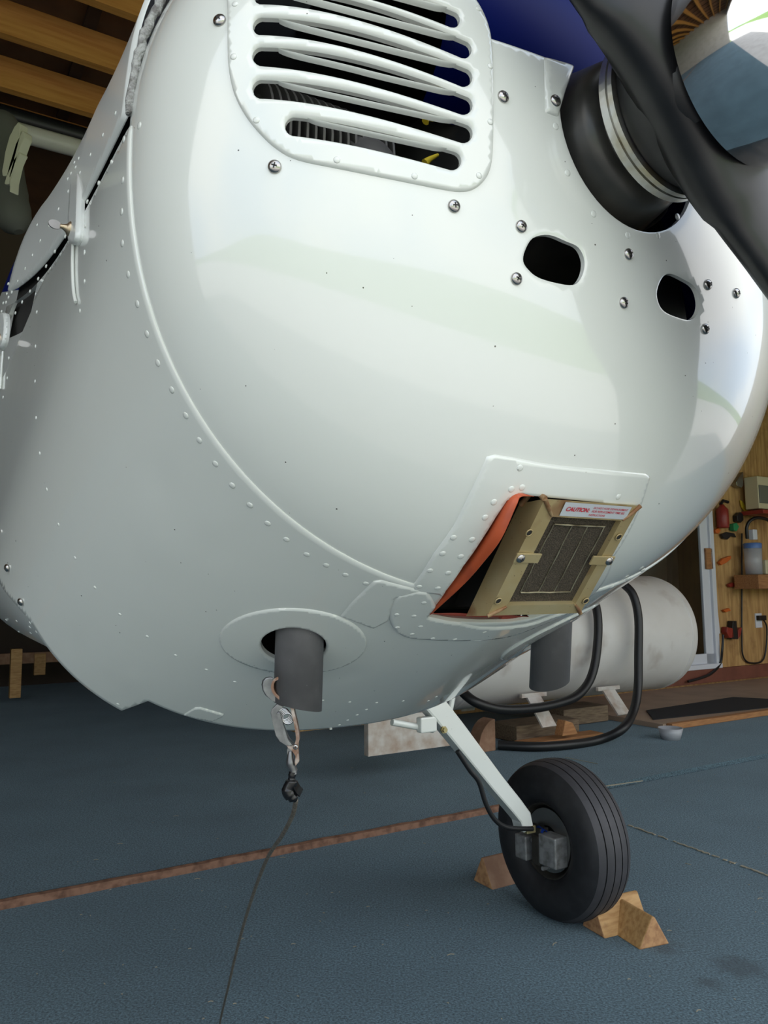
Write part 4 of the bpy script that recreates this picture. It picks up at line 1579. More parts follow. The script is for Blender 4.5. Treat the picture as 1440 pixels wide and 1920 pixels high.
# ---- left landing gear
wc_d = ray(1050, 1570)
WR, WW = 0.222, 0.158
wc = CAM + wc_d * ((WR - 0.004 - CAMH) / wc_d[2])
AX = LAT.copy()
wheel_p, wheel_q = pq(wc)
m = MB()
def tyre_prof():
    hw = WW / 2
    p = []
    # inner bead -> sidewall -> tread -> other side
    p += [(-hw * 0.62, 0.100), (-hw * 0.80, 0.108), (-hw * 0.97, 0.130), (-hw * 1.0, 0.152), (-hw * 0.97, 0.175), (-hw * 0.88, 0.196), (-hw * 0.76, 0.208)]
    return p
side = tyre_prof()
m.lathe(wc, AX, side, 96, 0)
m.lathe(wc, AX, [(-h, r) for h, r in side[::-1]], 96, 0)
hw = WW / 2
tread = [(-hw * 0.76, 0.208)]
gro = (-0.50, -0.17, 0.17, 0.50)
def crown(x):
    return WR - 0.014 * abs(x / 0.76) ** 2.6
last = -0.76
for g in gro:
    for x in np.linspace(last, g - 0.022, 5)[1:]:
        tread.append((hw * x, crown(x)))
    m.lathe(wc, AX, tread, 96, 1)
    m.lathe(wc, AX, [(hw * (g - 0.022), crown(g)), (hw * (g - 0.018), crown(g) - 0.005), (hw * (g + 0.018), crown(g) - 0.005), (hw * (g + 0.022), crown(g))], 96, 2, False)
    tread = [(hw * (g + 0.022), crown(g))]
    last = g + 0.022
for x in np.linspace(last, 0.76, 5)[1:]:
    tread.append((hw * x, crown(x)))
m.lathe(wc, AX, tread, 96, 1)
tyre = m.build('wheel', ['rubber', 'tread', 'groove'], plane, label='black ribbed main wheel tyre')
m = MB()
m.lathe(wc, AX, [(-hw * 0.66, 0.108), (-hw * 0.72, 0.104), (-hw * 0.66, 0.098), (-hw * 0.30, 0.092), (-hw * 0.20, 0.05), (-hw * 0.20, 0.0)], 64)
m.lathe(wc, AX, [(hw * 0.66, 0.108), (hw * 0.72, 0.104), (hw * 0.66, 0.098), (hw * 0.2, 0.06), (hw * 0.2, 0.0)], 64)
m.build('rim', 'rim_grey', tyre)
m = MB()
m.lathe(wc, AX, [(-hw * 0.58, 0.04), (-hw * 0.58, 0.088), (-hw * 0.52, 0.088), (-hw * 0.52, 0.04)], 64, 0, False)
m.build('brake_disc', 'brake_disc', tyre)
def onp(px, py, p):
    """point of the plane lat = p seen at an image point"""
    d = ray(px, py)
    return CAM + d * (p / float(d @ LAT))
pin = wheel_p - hw * 0.85
m = MB()
for (x, y, hx, hy, hz) in ((1037, 1594, 0.024, 0.034, 0.042), (985, 1586, 0.020, 0.024, 0.034)):
    c = onp(x, y, pin)
    m.box(c, LAT * hx, DEP * hy, Z * hz, 0, 0.004)
c = onp(1012, 1592, pin - 0.004)
m.box(c, LAT * 0.018, DEP * 0.018, Z * 0.042, 1, 0.006)
c = onp(1008, 1556, pin)
m.box(c, LAT * 0.016, DEP * 0.03, Z * 0.012, 1, 0.004)
for (x, y) in ((1024, 1612), (1003, 1610), (1000, 1575), (1020, 1628)):
    c = onp(x, y, pin - 0.015)
    m.lathe(c, -LAT, [(-0.02, 0.006), (0.006, 0.006), (0.006, 0)], 6, 0, False)
cal = m.build('brake_caliper', ['caliper_alloy', 'rim_grey'], tyre)
c = onp(1013, 1556, pin - 0.006)
MB().lathe(c, Z * 0.2 + DEP, [(-0.02, 0.009), (0.01, 0.009), (0.01, 0)], 10).build('hose_fitting', 'blue_fitting', tyre)

# gear leg: tapered box beam in the sideways plane
legq = wheel_q
def lg(px, py):
    return hq(px, py, legq)
r0 = lg(800, 1318)
r1 = lg(980, 1520)
dleg = nrm(r1 - r0)
nleg = nrm(np.cross(dleg, DEP))
if nleg[2] < 0:
    nleg = -nleg
path = [lg(818, 1330) - dleg * 0.35, lg(818, 1330), lg(850, 1370), lg(925, 1466), lg(960, 1508), lg(977, 1530), lg(982, 1552)]
wid = [0.034, 0.033, 0.032, 0.027, 0.025, 0.024, 0.022]
m = MB()
vs, fs = [], []
for i, P_ in enumerate(path):
    a_, b_ = path[max(i - 1, 0)], path[min(i + 1, len(path) - 1)]
    d = nrm(b_ - a_)
    n_ = nrm(np.cross(d, DEP))
    if n_ @ LAT < 0:
        n_ = -n_
    w = wid[i]
    for (sn, sq) in ((-0.9, -1), (-0.75, -1.12), (0.75, -1.12), (0.9, -1), (0.9, 1), (0.75, 1.12), (-0.75, 1.12), (-0.9, 1)):
        vs.append(P_ + n_ * w * sn * 0.95 + DEP * 0.020 * sq)
for i in range(len(path) - 1):
    for j in range(8):
        k = (j + 1) % 8
        fs.append([i * 8 + j, i * 8 + k, i * 8 + 8 + k, i * 8 + 8 + j])
fs.append(list(range(8))[::-1])
fs.append([(len(path) - 1) * 8 + j for j in range(8)])
m.add(vs, fs, 0, False)
leg = m.build('gear_leg', 'white_paint', plane, label='white tapered landing gear leg')
m = MB()
c = lg(823, 1366) - DEP * 0.022
m.lathe(c, -DEP, [(-0.004, 0.010), (0.003, 0.010), (0.003, 0.007), (0.009, 0.007), (0.009, 0)], 6, 0, False)
m.build('bolt', 'brass', leg)
c = lg(986, 1552)
MB().box(c, LAT * 0.016, DEP * 0.024, Z * 0.010, 0, 0.002).build('clamp_band', 'brass', leg)
# struts behind
for (x0, y0, x1, y1, r_, dq) in ((735, 1354, 812, 1368, 0.009, 0.0), (850, 1300, 838, 1360, 0.010, 0.35)):
    m = MB()
    m.tube([hq(x0, y0, legq + dq), hq(x1, y1, legq + dq)], r_, 10)
    m.build('gear_strut', 'white_paint', plane)
m = MB()
m.box(hq(800, 1358, legq - 0.01), LAT * 0.026, DEP * 0.012, Z * 0.02, 0, 0.004)
m.build('strut_fitting', 'white_paint', plane)
m = MB()
hp_ = smooth_path([lg(845, 1405), lg(868, 1440), lg(885, 1462), lg(898, 1502), lg(915, 1532), lg(940, 1547), lg(985, 1549)], 6)
m.tube([p - DEP * 0.03 for p in hp_], 0.0068, 8)
m.build('brake_hose', 'hose_black', plane)
# the other main wheel and leg, mirrored about the aeroplane's centre plane (out of the picture to the left)

# ================================================================== GROUNDING CLAMP
D0 = float(on(520, 1200)[0][1])
stp = PW(0.160, -0.188, -0.497)
D0 = float(stp[1]) - 0.012
clamp = empty('grounding_clamp', tuple(at(545, 1470, D0)))
tag(clamp, 'worn copper and steel spring clamp on a thin cable, biting the left exhaust stack', 'clamp')
CE = nrm(np.array([-0.75, 0.75, 0.12]))
def cpts(pts, dd=0.0):
    return [at(x, y, D0 + dd) for x, y in smooth_path(pts, 5)]
def slab(mm, pts, d0, depth, mi=0, bev=0.0007, sk=(0.0, 0.0)):
    """plate whose outline is seen at image points, standing depth metres deep"""
    P_ = [at(x, y, D0 + d0) for x, y in pts]
    mm.prism(P_, FWD * depth + RIGHT * sk[0] + UPV * sk[1], mi, False, bev)
def stripe(pts, w0, w1):
    c = [np.array(p) for p in smooth_path(pts, 4)]
    n_ = len(c)
    a_, b_ = [], []
    for i in range(n_):
        d = c[min(i + 1, n_ - 1)] - c[max(i - 1, 0)]
        d = d / (np.linalg.norm(d) + 1e-9)
        w = w0 + (w1 - w0) * i / (n_ - 1)
        a_.append(c[i] + np.array([-d[1], d[0]]) * w)
        b_.append(c[i] - np.array([-d[1], d[0]]) * w)
    return a_ + b_[::-1]
m = MB()
slab(m, stripe([(525, 1270.5), (517, 1273.5), (511.5, 1281.5), (511, 1292), (516, 1302), (525, 1310), (537, 1319), (547, 1325), (549.5, 1337), (553, 1352), (556.5, 1371), (558, 1386), (555, 1396)], 2.2, 3.2), -0.006, 0.008, 0, 0.0004)
slab(m, [(537, 1398), (546, 1400), (553, 1396), (560, 1391), (559.5, 1405), (561, 1428), (554, 1437), (552, 1431), (555, 1418), (548, 1407), (540, 1403)], -0.004, 0.004, 0, 0.0004)
slab(m, [(518, 1287), (527, 1296), (535, 1304), (541, 1312), (534, 1314), (522, 1304), (517, 1297)], -0.002, 0.006)
m.build('copper_jaw', 'clamp_copper', clamp, label='copper coloured jaw')
m = MB()
slab(m, [(492, 1285), (494, 1277), (499, 1271.5), (507, 1270), (513, 1271), (510, 1281), (510.5, 1292), (515, 1303), (522, 1313), (519, 1319), (509, 1313), (499, 1305), (494, 1296)], 0.0, 0.002, sk=(-0.0015, 0.0005))
slab(m, [(520, 1320), (532, 1324), (527, 1333), (520, 1338), (528, 1356), (532, 1368), (537, 1380), (540, 1391), (549, 1397), (547, 1404), (537, 1398), (524, 1391), (516.5, 1380), (511, 1355), (507, 1337), (509.5, 1330)], -0.003, 0.010)
slab(m, stripe([(521, 1336), (526, 1352), (532, 1370), (538, 1388), (546, 1398)], 3.0, 2.2), -0.007, 0.004)
slab(m, stripe([(543, 1402), (543, 1418), (543, 1430), (548, 1440), (552, 1450)], 4.5, 5.0), -0.001, 0.007)
m.tube(cpts([(545, 1408), (544, 1420), (545, 1432), (549, 1444), (551, 1452)], 0.0), [0.0022, 0.0024, 0.0026, 0.0028, 0.003, 0.0032, 0.0034, 0.0036, 0.0038, 0.0040, 0.0040, 0.0038, 0.0036, 0.0034, 0.0032, 0.0030, 0.0030, 0.0030, 0.0030, 0.0030, 0.0030], 10)
m.build('steel_jaw', 'clamp_steel', clamp)
m = MB()
hel = []
for k in range(100):
    a_ = k / 100 * 2 * PI * 5
    c = at(536, 1343, D0 - 0.003)
    hel.append(c + (RIGHT * 0.55 - FWD * 0.3 - UPV * 0.6) * (k / 100 - 0.5) * 0.008 + (RIGHT * math.cos(a_) + UPV * math.sin(a_)) * 0.0048)
m.tube(hel, 0.0009, 6)
m.build('spring', 'spring_steel', clamp)
m = MB()
m.lathe(at(554, 1401, D0 - 0.007), -FWD, [(-0.012, 0.0018), (0.0, 0.0022), (0.0004, 0.0022), (0.0004, 0.0012)], 12)
m.build('pivot_pin', 'spring_steel', clamp)
m = MB()
m.tube(cpts([(549, 1447), (547, 1458), (546, 1468), (541, 1478), (542, 1486), (549, 1494), (555, 1503)], 0.0), [0.0036, 0.0036, 0.0036, 0.0038, 0.0035, 0.0033, 0.0034, 0.0040] + [0.0058] * 8 + [0.0064] * 8 + [0.0052] * 4 + [0.0030, 0.002, 0.0015], 10)
m.ribbon(cpts([(553, 1470), (559, 1480), (565, 1487)], 0.0), np.array([0.001, 0.005, 0.002]), 0.0008)
m.build('tape_wrap', 'tape_black', clamp, label='black electrical tape wrap')
wp = smooth_path([at(555, 1500, D0), at(548, 1530, D0 + 0.03), at(528, 1568, D0 + 0.09), at(500, 1612, D0 + 0.18), at(472, 1685, D0 + 0.34), at(447, 1770, D0 + 0.52), at(428, 1850, D0 + 0.70), fl(412, 1920, 0.006), fl(404, 1990, 0.006), fl(420, 2100, 0.006)], 10)
m = MB()
m.tube(wp, 0.0022, 8)
m.build('cable', 'cable_grey', clamp, label='thin frayed grounding cable')

# ================================================================== WHEEL CHOCKS
def tri_block(mm, a, b_, w, h, mi=0, mie=1, bev=0.004):
    """triangular prism from a to b (floor points, ends), base width w, height h"""
    d = nrm(b_ - a)
    s_ = np.cross(Z, d)
    poly = [a - s_ * w / 2, a + s_ * w / 2, a + s_ * w * 0.05 + Z * h, a - s_ * w * 0.05 + Z * h]
    k = len(mm.f)
    mm.prism(poly, b_ - a, mi, False, bev)
    for i in range(k, len(mm.f)):
        P_ = np.array([mm.v[x] for x in mm.f[i]])
        n_ = nrm(np.cross(P_[1] - P_[0], P_[2] - P_[0]))
        if abs(n_ @ d) > 0.9:
            mm.m[i] = mie
ck = empty('wheel_chock', tuple(fl(1160, 1760)))
tag(ck, 'yellow pine T-shaped wheel chock in front of the tyre', 'chock', 'wooden wheel chocks')
m = MB()
a_ = fl(1113, 1748)
b_ = fl(1185, 1722)
dd = LAT
a_ = fl(1112, 1748)
b_ = fl(1196, 1728)
tri_block(m, a_, b_, 0.095, 0.085)
m.build('wedge_block', ['pine', 'pine_end'], ck)
m = MB()
c_ = fl(1162, 1735)
e_ = fl(1228, 1776)
tri_block(m, c_, e_, 0.098, 0.075)
m.build('handle_block', ['pine', 'pine_end'], ck)
m = MB()
b_ = fl(905, 1660)
e_ = fl(960, 1657)
tri_block(m, b_, b_ + LAT * 0.15, 0.10, 0.085)
o = m.build('wheel_chock', ['old_wood', 'pine_end'])
tag(o, 'old brown rounded wooden chock behind the wheel at its left', 'chock', 'wooden wheel chocks')

# ================================================================== BACK OF THE HANGAR
# platform of plywood in front of the glass door
PLQ = pq(fl(1215, 1352, 0.05))[1]
plat_q0 = 0.5 * (pq(fl(1215, 1365, 0.03))[1] + pq(fl(1430, 1340, 0.03))[1])
b = MB()
PL0 = pq(fl(1205, 1352, 0.05))[0]
b.box(H((PL0 + 8.8) / 2, (plat_q0 + BACKQ - 0.05) / 2, 0.035), LAT * (8.8 - PL0) / 2, DEP * (BACKQ - 0.05 - plat_q0) / 2, Z * 0.016)
tag(b.build('plywood_platform', 'plywood_floor'), 'pale plywood platform in front of the glass door', 'platform')
b = MB()
b.box(H((PL0 + 8.8) / 2 + 0.03, plat_q0 - 0.026, 0.038), LAT * (8.8 - PL0) / 2, DEP * 0.024, Z * 0.019, 0, 0.004)
tag(b.build('platform_board', 'plank_orange'), 'orange-brown board along the front edge of the platform', 'board')
mt = [fl(1212, 1333, 0.052), fl(1375, 1308, 0.052), fl(1450, 1312, 0.052), fl(1450, 1326, 0.052), fl(1225, 1350, 0.052)]
MBm = MB().prism(mt, Z * 0.006)
tag(MBm.build('door_mat', 'mat_black'), 'black rubber mat lying on the plywood platform', 'mat')

# sliding door
def qrect(mm, x0, y0, x1, y1, qq, depth, mi=0, bev=0.0):
    """upright box spanning an image rectangle at wall depth qq"""
    A = hq(x0, (y0 + y1) / 2, qq)
    B = hq(x1, (y0 + y1) / 2, qq)
    T = hq((x0 + x1) / 2, y0, qq)
    Bo = hq((x0 + x1) / 2, y1, qq)
    c = (A + B) / 2
    c[2] = (T[2] + Bo[2]) / 2
    mm.box(c, LAT * abs((B - A) @ LAT) / 2, DEP * depth / 2, Z * (T[2] - Bo[2]) / 2, mi, bev)
    return c
dz1 = DOOR_Z0 + 2.05
m = MB()
def bar(p0, p1, z0, z1, q0, q1, bev=0.004):
    m.box(H((p0 + p1) / 2, (q0 + q1) / 2, (z0 + z1) / 2), LAT * (p1 - p0) / 2, DEP * (q1 - q0) / 2, Z * (z1 - z0) / 2, 0, bev)
fq0, fq1 = BACKQ - 0.03, BACKQ + 0.08
bar(DOOR_R - 0.06, DOOR_R, DOOR_Z0, dz1, fq0, fq1)
bar(DOOR_L, DOOR_L + 0.06, DOOR_Z0, dz1, fq0, fq1)
bar(DOOR_L, DOOR_R, DOOR_Z0, DOOR_Z0 + 0.045, fq0 - 0.02, fq1)
bar(DOOR_L, DOOR_R, dz1 - 0.05, dz1, fq0, fq1)
sd = m.build('door_1', 'vinyl_white')
struct(sd, 'white framed sliding glass door')
for (p0, p1, dq) in ((DOOR_R - 1.28, DOOR_R - 0.06, -0.005), (DOOR_L + 0.06, DOOR_R - 1.16, 0.035)):
    m = MB()
    q0_, q1_ = BACKQ + dq, BACKQ + dq + 0.032
    bar(p0, p0 + 0.085, DOOR_Z0 + 0.045, dz1 - 0.05, q0_, q1_)
    bar(p1 - 0.115, p1, DOOR_Z0 + 0.045, dz1 - 0.05, q0_, q1_)
    bar(p0, p1, DOOR_Z0 + 0.045, DOOR_Z0 + 0.14, q0_, q1_)
    bar(p0, p1, dz1 - 0.14, dz1 - 0.05, q0_, q1_)
    leaf = m.build('door_leaf', 'vinyl_white', sd)
    m = MB()
    m.box(H((p0 + p1) / 2, (q0_ + q1_) / 2, (DOOR_Z0 + dz1) / 2), LAT * ((p1 - p0) / 2 - 0.08), DEP * 0.003, Z * (1.0 - 0.1))
    m.build('pane', 'pane_glass', leaf)
m = MB()
qrect(m, 1323, 1028, 1335, 1067, BACKQ - 0.02, 0.02, 0, 0.003)
m.build('door_handle', 'plank_orange', sd)
# things behind the glass
m = MB()
cc = hq(1250, 1120, BACKQ + 0.6)
m.prism([cc + LAT * -0.35 + Z * 0.7, cc + LAT * 0.05 + Z * 0.75, cc + LAT * 0.0 - Z * 0.1, cc - LAT * 0.42 - Z * 0.05], DEP * 0.05)
m.box(cc + LAT * 0.10 + Z * 0.1, LAT * 0.05, DEP * 0.04, Z * 0.65)
tag(m.build('garden_chair', 'cover_grey'), 'dim grey folded garden chair behind the glass door', 'chair')

# white trim strip right of the door
m = MB()
m.ribbon([hq(1343, 1130, BACKQ - 0.02), hq(1349, 1188, BACKQ - 0.02)], LAT * 0.008, 0.004)
struct(m.build('trim_3', 'vinyl_white'), 'loose white trim strip beside the door')

# tank
TQ, TR_ = 3.92, 0.41
tz = 0.63
tp0, tp1 = 2.72, 4.66
m = MB()
prof = []
for k in range(9):
    a_ = k / 8 * PI / 2
    prof.append((tp0 - 0.14 * math.cos(a_), TR_ * math.sin(a_)))
for k in range(9):
    a_ = PI / 2 - k / 8 * PI / 2
    prof.append((tp1 + 0.14 * math.cos(a_), TR_ * math.sin(a_)))
m.lathe(H(0, TQ, tz), LAT, prof, 72)
tank = m.build('fuel_tank', ['tank_white'])
tag(tank, 'white horizontal steel fuel tank on legs under the sliding door', 'tank')
for px_ in (tp0 + 0.03, tp1 - 0.03):
    m = MB()
    m.lathe(H(px_, TQ, tz), LAT, [(-0.012, TR_ - 0.002), (-0.008, TR_ + 0.004), (0.008, TR_ + 0.004), (0.012, TR_ - 0.002)], 72)
    m.build('weld_seam', 'tank_white', tank)
for (x0, y0, x1, y1) in ((1000, 1306, 1030, 1363), (1140, 1293, 1170, 1340)):
    m = MB()
    A = hq(x0, y0, TQ - 0.30)
    B = hq(x1, y1, TQ - 0.40)
    m.ribbon([A, B], LAT * 0.055, 0.012)
    m.box(A + Z * 0.01, LAT * 0.10, DEP * 0.01, Z * 0.012)
    m.build('tank_leg', 'rusty_white', tank)
    B2 = B + DEP * 0.8
    m = MB()
    m.ribbon([A + DEP * 0.6, B2], LAT * 0.055, 0.012)
    m.build('tank_leg', 'rusty_white', tank)
# hoses
hqd = TQ - TR_ - 0.06
def hose(pts, qq, r, label):
    P_ = [hq(x, y, q_) if not isinstance(q_, str) else fl(x, y, r + 0.02) for (x, y), q_ in zip(pts, qq)]
    mm = MB()
    mm.tube(smooth_path(P_, 8), r, 12)
    o_ = mm.build('fuel_hose', 'hose_black')
    tag(o_, label, 'hose', 'black hoses on the tank')
hose([(1150, 1085), (1172, 1098), (1188, 1118), (1197, 1160), (1197, 1230), (1196, 1290), (1187, 1335), (1165, 1368), (1120, 1388), (1060, 1397), (1000, 1400), (935, 1397)],
     [3.58, 3.52, 3.47, 3.44, 3.42, 3.40, 3.36, 3.30, 'f', 'f', 'f', 'f'], 0.027, 'black hose hanging down the tank right end and curling on the carpet')
hose([(1100, 1080), (1120, 1150), (1119, 1220), (1108, 1270), (1085, 1302), (1050, 1318), (1000, 1328), (940, 1330), (895, 1318), (868, 1298), (850, 1275)],
     [3.58, 3.48, 3.45, 3.44, 3.42, 3.40, 3.38, 3.36, 3.38, 3.45, 3.5], 0.027, 'black hose looping across the tank belly')

# lumber under the tank
def plank(px0, px1, py, q, z, lenp, wid_, th_, m_, label, ang=0.0):
    c = H(0.5 * (px0 + px1), q, z)
    a_ = LAT * math.cos(ang) + DEP * math.sin(ang)
    s_ = np.cross(Z, a_)
    mm = MB()
    mm.box(c, a_ * lenp / 2, s_ * wid_ / 2, Z * th_ / 2, 0, 0.006)
    o_ = mm.build('plank', m_)
    tag(o_, label, 'plank', 'lumber under the tank')
    return o_
FZ = 0.018
def p_at(px, q):
    """sideways coordinate of the image column px at depth q (near the floor)"""
    d = ray(px, 1380)
    t_ = q / float(d @ DEP)
    return float((CAM + d * t_) @ LAT)
q1_ = pq(fl(1010, 1392, FZ))[1] + 0.16
a1_, b1_ = p_at(945, q1_), p_at(1062, q1_)
plank(a1_, b1_, 0, q1_, FZ + 0.052, b1_ - a1_, 0.24, 0.10, 'plank_grey', 'thick grey plank under the near tank leg', 0.0)
q2_ = pq(fl(1060, 1388, FZ))[1] + 0.0
a2_, b2_ = p_at(968, q2_), p_at(1112, q2_)
plank(a2_, b2_, 0, q2_ - 0.035, FZ + 0.019, b2_ - a2_, 0.12, 0.034, 'plank_orange', 'flat orange board on the carpet by the black hose', 0.0)
q3_ = q1_ + 0.255
a3_, b3_ = p_at(1030, q3_), min(p_at(1168, q3_), PL0 - 0.03)
plank(a3_, b3_, 0, q3_, FZ + 0.06, b3_ - a3_ - 0.05, 0.24, 0.11, 'plank_grey', 'long grey plank under the far tank leg', 0.0)
m = MB()
c = fl(1068, 1366, FZ + 0.10)
m.prism([c - LAT * 0.06 - Z * 0.04, c + LAT * 0.07 - Z * 0.04, c + LAT * 0.03 + Z * 0.03, c - LAT * 0.03 + Z * 0.05], DEP * 0.07, 0, False, 0.005)
tag(m.build('wood_offcut', 'plank_orange'), 'small orange wood offcut lying on the lumber', 'wood block')
m = MB()
c = fl(912, 1410, FZ)
arc = [c - LAT * 0.05, c + LAT * 0.07] + [c + LAT * (0.07 - 0.12 * (k / 8)) + Z * (0.05 + 0.13 * math.sin(PI / 2 * (1 - k / 8)) ** 0.6) for k in range(9)]
m.prism(arc, DEP * 0.10, 0, False, 0.004)
tag(m.build('saddle_block', 'old_wood'), 'brown curved wooden saddle block under the left end of the tank', 'wood block')
m = MB()
A = hq(775, 1340, 3.3)
m.box(hq(765, 1372, 3.3), LAT * 0.24, DEP * 0.02, Z * 0.09)
tag(m.build('leaning_board', 'rusty_white'), 'pale dusty board lying behind the gear strut', 'board')
# plastic cup
m = MB()
c = fl(1258, 1386, FZ)
m.lathe(c, Z, [(0, 0.0), (0, 0.055), (0.07, 0.075), (0.07, 0.072), (0.006, 0.053), (0.006, 0)], 28)
tag(m.build('plastic_tub', 'frosted_plastic'), 'small clear plastic tub on the carpet before the platform', 'tub')

# wall things, right edge
def wall_thing(name, m_, label, cat, builder):
    mm = MB()
    builder(mm)
    o_ = mm.build(name, m_)
    tag(o_, label, cat)
    return o_
WQ = BACKQ - 0.06
o = wall_thing('microwave', ['cream_plastic'], 'cream box with grey screen on the wall shelf at the right edge', 'appliance', lambda mm: qrect(mm, 1409, 898, 1475, 957, WQ - 0.08, 0.15, 0, 0.008))
m = MB()
qrect(m, 1424, 912, 1475, 945, WQ - 0.16, 0.01, 0, 0.002)
m.build('screen', 'screen_grey', o)
o = wall_thing('shelf', ['plank_orange'], 'brown wooden shelf under the plastic jug', 'shelf', lambda mm: qrect(mm, 1399, 1078, 1480, 1104, WQ - 0.13, 0.26, 0, 0.004))
o = wall_thing('shelf', ['tool_red'], 'red-brown shelf under the cream box', 'shelf', lambda mm: qrect(mm, 1410, 960, 1480, 967, WQ - 0.10, 0.24, 0, 0.003))
jc = hq(1414, 1077, WQ - 0.1)
jt = hq(1414, 1020, WQ - 0.1)
m = MB()
jr = 0.085
hgt = jt[2] - jc[2]
m.lathe(jc, Z, [(0, 0), (0, jr * 0.9), (hgt * 0.85, jr), (hgt * 0.85, jr * 0.95)], 28)
jug = m.build('plastic_jug', 'frosted_plastic')
tag(jug, 'clear plastic jug with blue lid on the wooden shelf', 'jug')
m = MB()
m.lathe(jc + Z * hgt * 0.85, Z, [(0, jr * 0.98), (hgt * 0.15, jr * 1.02), (hgt * 0.18, jr * 0.9), (hgt * 0.18, 0)], 28)
m.build('lid', 'lid_blue', jug)
m = MB()
qrect(m, 1430, 1050, 1444, 1077, WQ - 0.12, 0.07, 0, 0.01)
tag(m.build('cream_bottle', 'cream_plastic'), 'small cream container beside the plastic jug', 'container')
m = MB()
fp = smooth_path([hq(1401, 1010, WQ - 0.05), hq(1400, 990, WQ - 0.06), hq(1406, 977, WQ - 0.08), hq(1420, 971, WQ - 0.1), hq(1440, 975, WQ - 0.1), hq(1460, 990, WQ - 0.1)], 6)
m.tube(fp, 0.017, 10)
tag(m.build('water_hose', 'tool_black'), 'black arched hose above the plastic jug', 'hose')
m = MB()
qrect(m, 1408, 993, 1416, 1012, WQ - 0.09, 0.05, 0, 0.005)
tag(m.build('tap', 'vinyl_white'), 'white tap hanging over the blue lid', 'tap')
m = MB()
qrect(m, 1416, 1150, 1428, 1177, BACKQ - 0.006, 0.012, 0, 0.003)
ol = m.build('wall_outlet', 'vinyl_white')
tag(ol, 'white wall outlet with black plug', 'outlet')
m = MB()
qrect(m, 1421, 1154, 1434, 1163, BACKQ - 0.03, 0.04, 0, 0.004)
m.build('plug', 'tool_black', ol)
m = MB()
m.tube(smooth_path([hq(1391, 1000, WQ + 0.04), hq(1391, 1100, WQ + 0.04), hq(1391, 1200, WQ + 0.04), hq(1394, 1232, WQ + 0.04), hq(1408, 1243, WQ + 0.04), hq(1432, 1235, WQ + 0.04), hq(1438, 1180, WQ + 0.03), hq(1430, 1160, WQ + 0.03)], 6), 0.008, 8)
tag(m.build('power_cord', 'tool_black'), 'thin dark cord looping down the plywood wall to the outlet', 'cord')
# tools hanging left of the shelf
def hang(name, m_, label, poly, depth=0.05, cat='tool'):
    mm = MB()
    P_ = [hq(x, y, BACKQ - 0.01) for x, y in poly]
    mm.prism(P_, -DEP * depth, 0, False, 0.004)
    o_ = mm.build(name, m_)
    tag(o_, label, cat)
m = MB()
ec = hq(1356, 990, BACKQ - 0.07)
et = hq(1356, 950, BACKQ - 0.07)
m.lathe(ec, Z, [(0, 0), (0, 0.05), (0.012, 0.058), (et[2] - ec[2] - 0.03, 0.058), (et[2] - ec[2], 0.03), (et[2] - ec[2] + 0.02, 0.02), (et[2] - ec[2] + 0.02, 0)], 24)
ext_ = m.build('red_canister', 'tool_red')
tag(ext_, 'dark red cylindrical canister hanging by the door frame', 'canister')
MB().tube([et + Z * 0.02 - LAT * 0.04, et + Z * 0.06, et + Z * 0.05 + LAT * 0.08], 0.016, 8).build('valve', 'tool_black', ext_)
hang('tool_pouch', 'tool_black', 'black tool pouch on the wall right of the red canister', [(1374, 968), (1380, 961), (1385, 965), (1386, 976), (1381, 981), (1375, 978)])
hang('green_brush', 'tool_green', 'green brush head hanging under the black pouch', [(1367, 983), (1373, 981), (1378, 988), (1373, 997), (1368, 995)])
hang('yellow_strap', 'tool_yellow', 'yellow strap hung near the cream box', [(1386, 938), (1392, 944), (1399, 957), (1396, 961), (1389, 952)], 0.02)
hang('black_pliers', 'tool_black', 'dark pliers hung below the red canister', [(1348, 1002), (1358, 998), (1372, 1000), (1376, 1008), (1366, 1004), (1360, 1012), (1352, 1010)], 0.03)
hang('orange_clip', 'tool_orange', 'bright orange clamp on the wall below the dark pliers', [(1344, 1055), (1352, 1047), (1366, 1042), (1366, 1048), (1358, 1055), (1348, 1060)], 0.03)
hang('red_clip', 'tool_red', 'small red clip halfway down the plywood wall', [(1361, 1096), (1368, 1092), (1375, 1094), (1374, 1100), (1364, 1101)], 0.03)
hang('orange_clip', 'tool_orange', 'small orange clip below the canister beside the door frame', [(1336, 994), (1343, 990), (1347, 995), (1343, 1001), (1337, 999)], 0.03)
hang('orange_hook', 'tool_orange', 'orange hook above the red and black charger', [(1352, 1144), (1362, 1140), (1366, 1145), (1356, 1148)], 0.03)
hang('grey_box', 'steel_bright', 'grey box high on the wall half hidden by the cowl', [(1370, 905), (1378, 892), (1384, 886), (1384, 912), (1380, 916), (1372, 912)], 0.06, 'box')
m = MB()
bt_ = empty('battery_charger', tuple(hq(1366, 1198, BACKQ - 0.05)))
tag(bt_, 'red and black battery tool hanging low on the plywood wall', 'charger')
for (poly, m_) in (([(1353, 1175), (1364, 1178), (1366, 1195), (1358, 1196), (1352, 1185)], 'tool_red'), ([(1364, 1164), (1371, 1164), (1374, 1198), (1362, 1198)], 'tool_black'), ([(1374, 1180), (1381, 1176), (1379, 1190), (1374, 1198)], 'tool_red')):
    mm = MB()
    mm.prism([hq(x, y, BACKQ - 0.01) for x, y in poly], -DEP * 0.06, 0, False, 0.004)
    mm.build('body', m_, bt_)
mm = MB()
mm.tube(smooth_path([hq(1356, 1190, WQ), hq(1354, 1220, WQ), hq(1350, 1245, WQ + 0.02), hq(1330, 1265, WQ - 0.02), hq(1290, 1278, WQ - 0.02)], 5), 0.012, 8)
mm.build('charger_cord', 'tool_black', bt_)

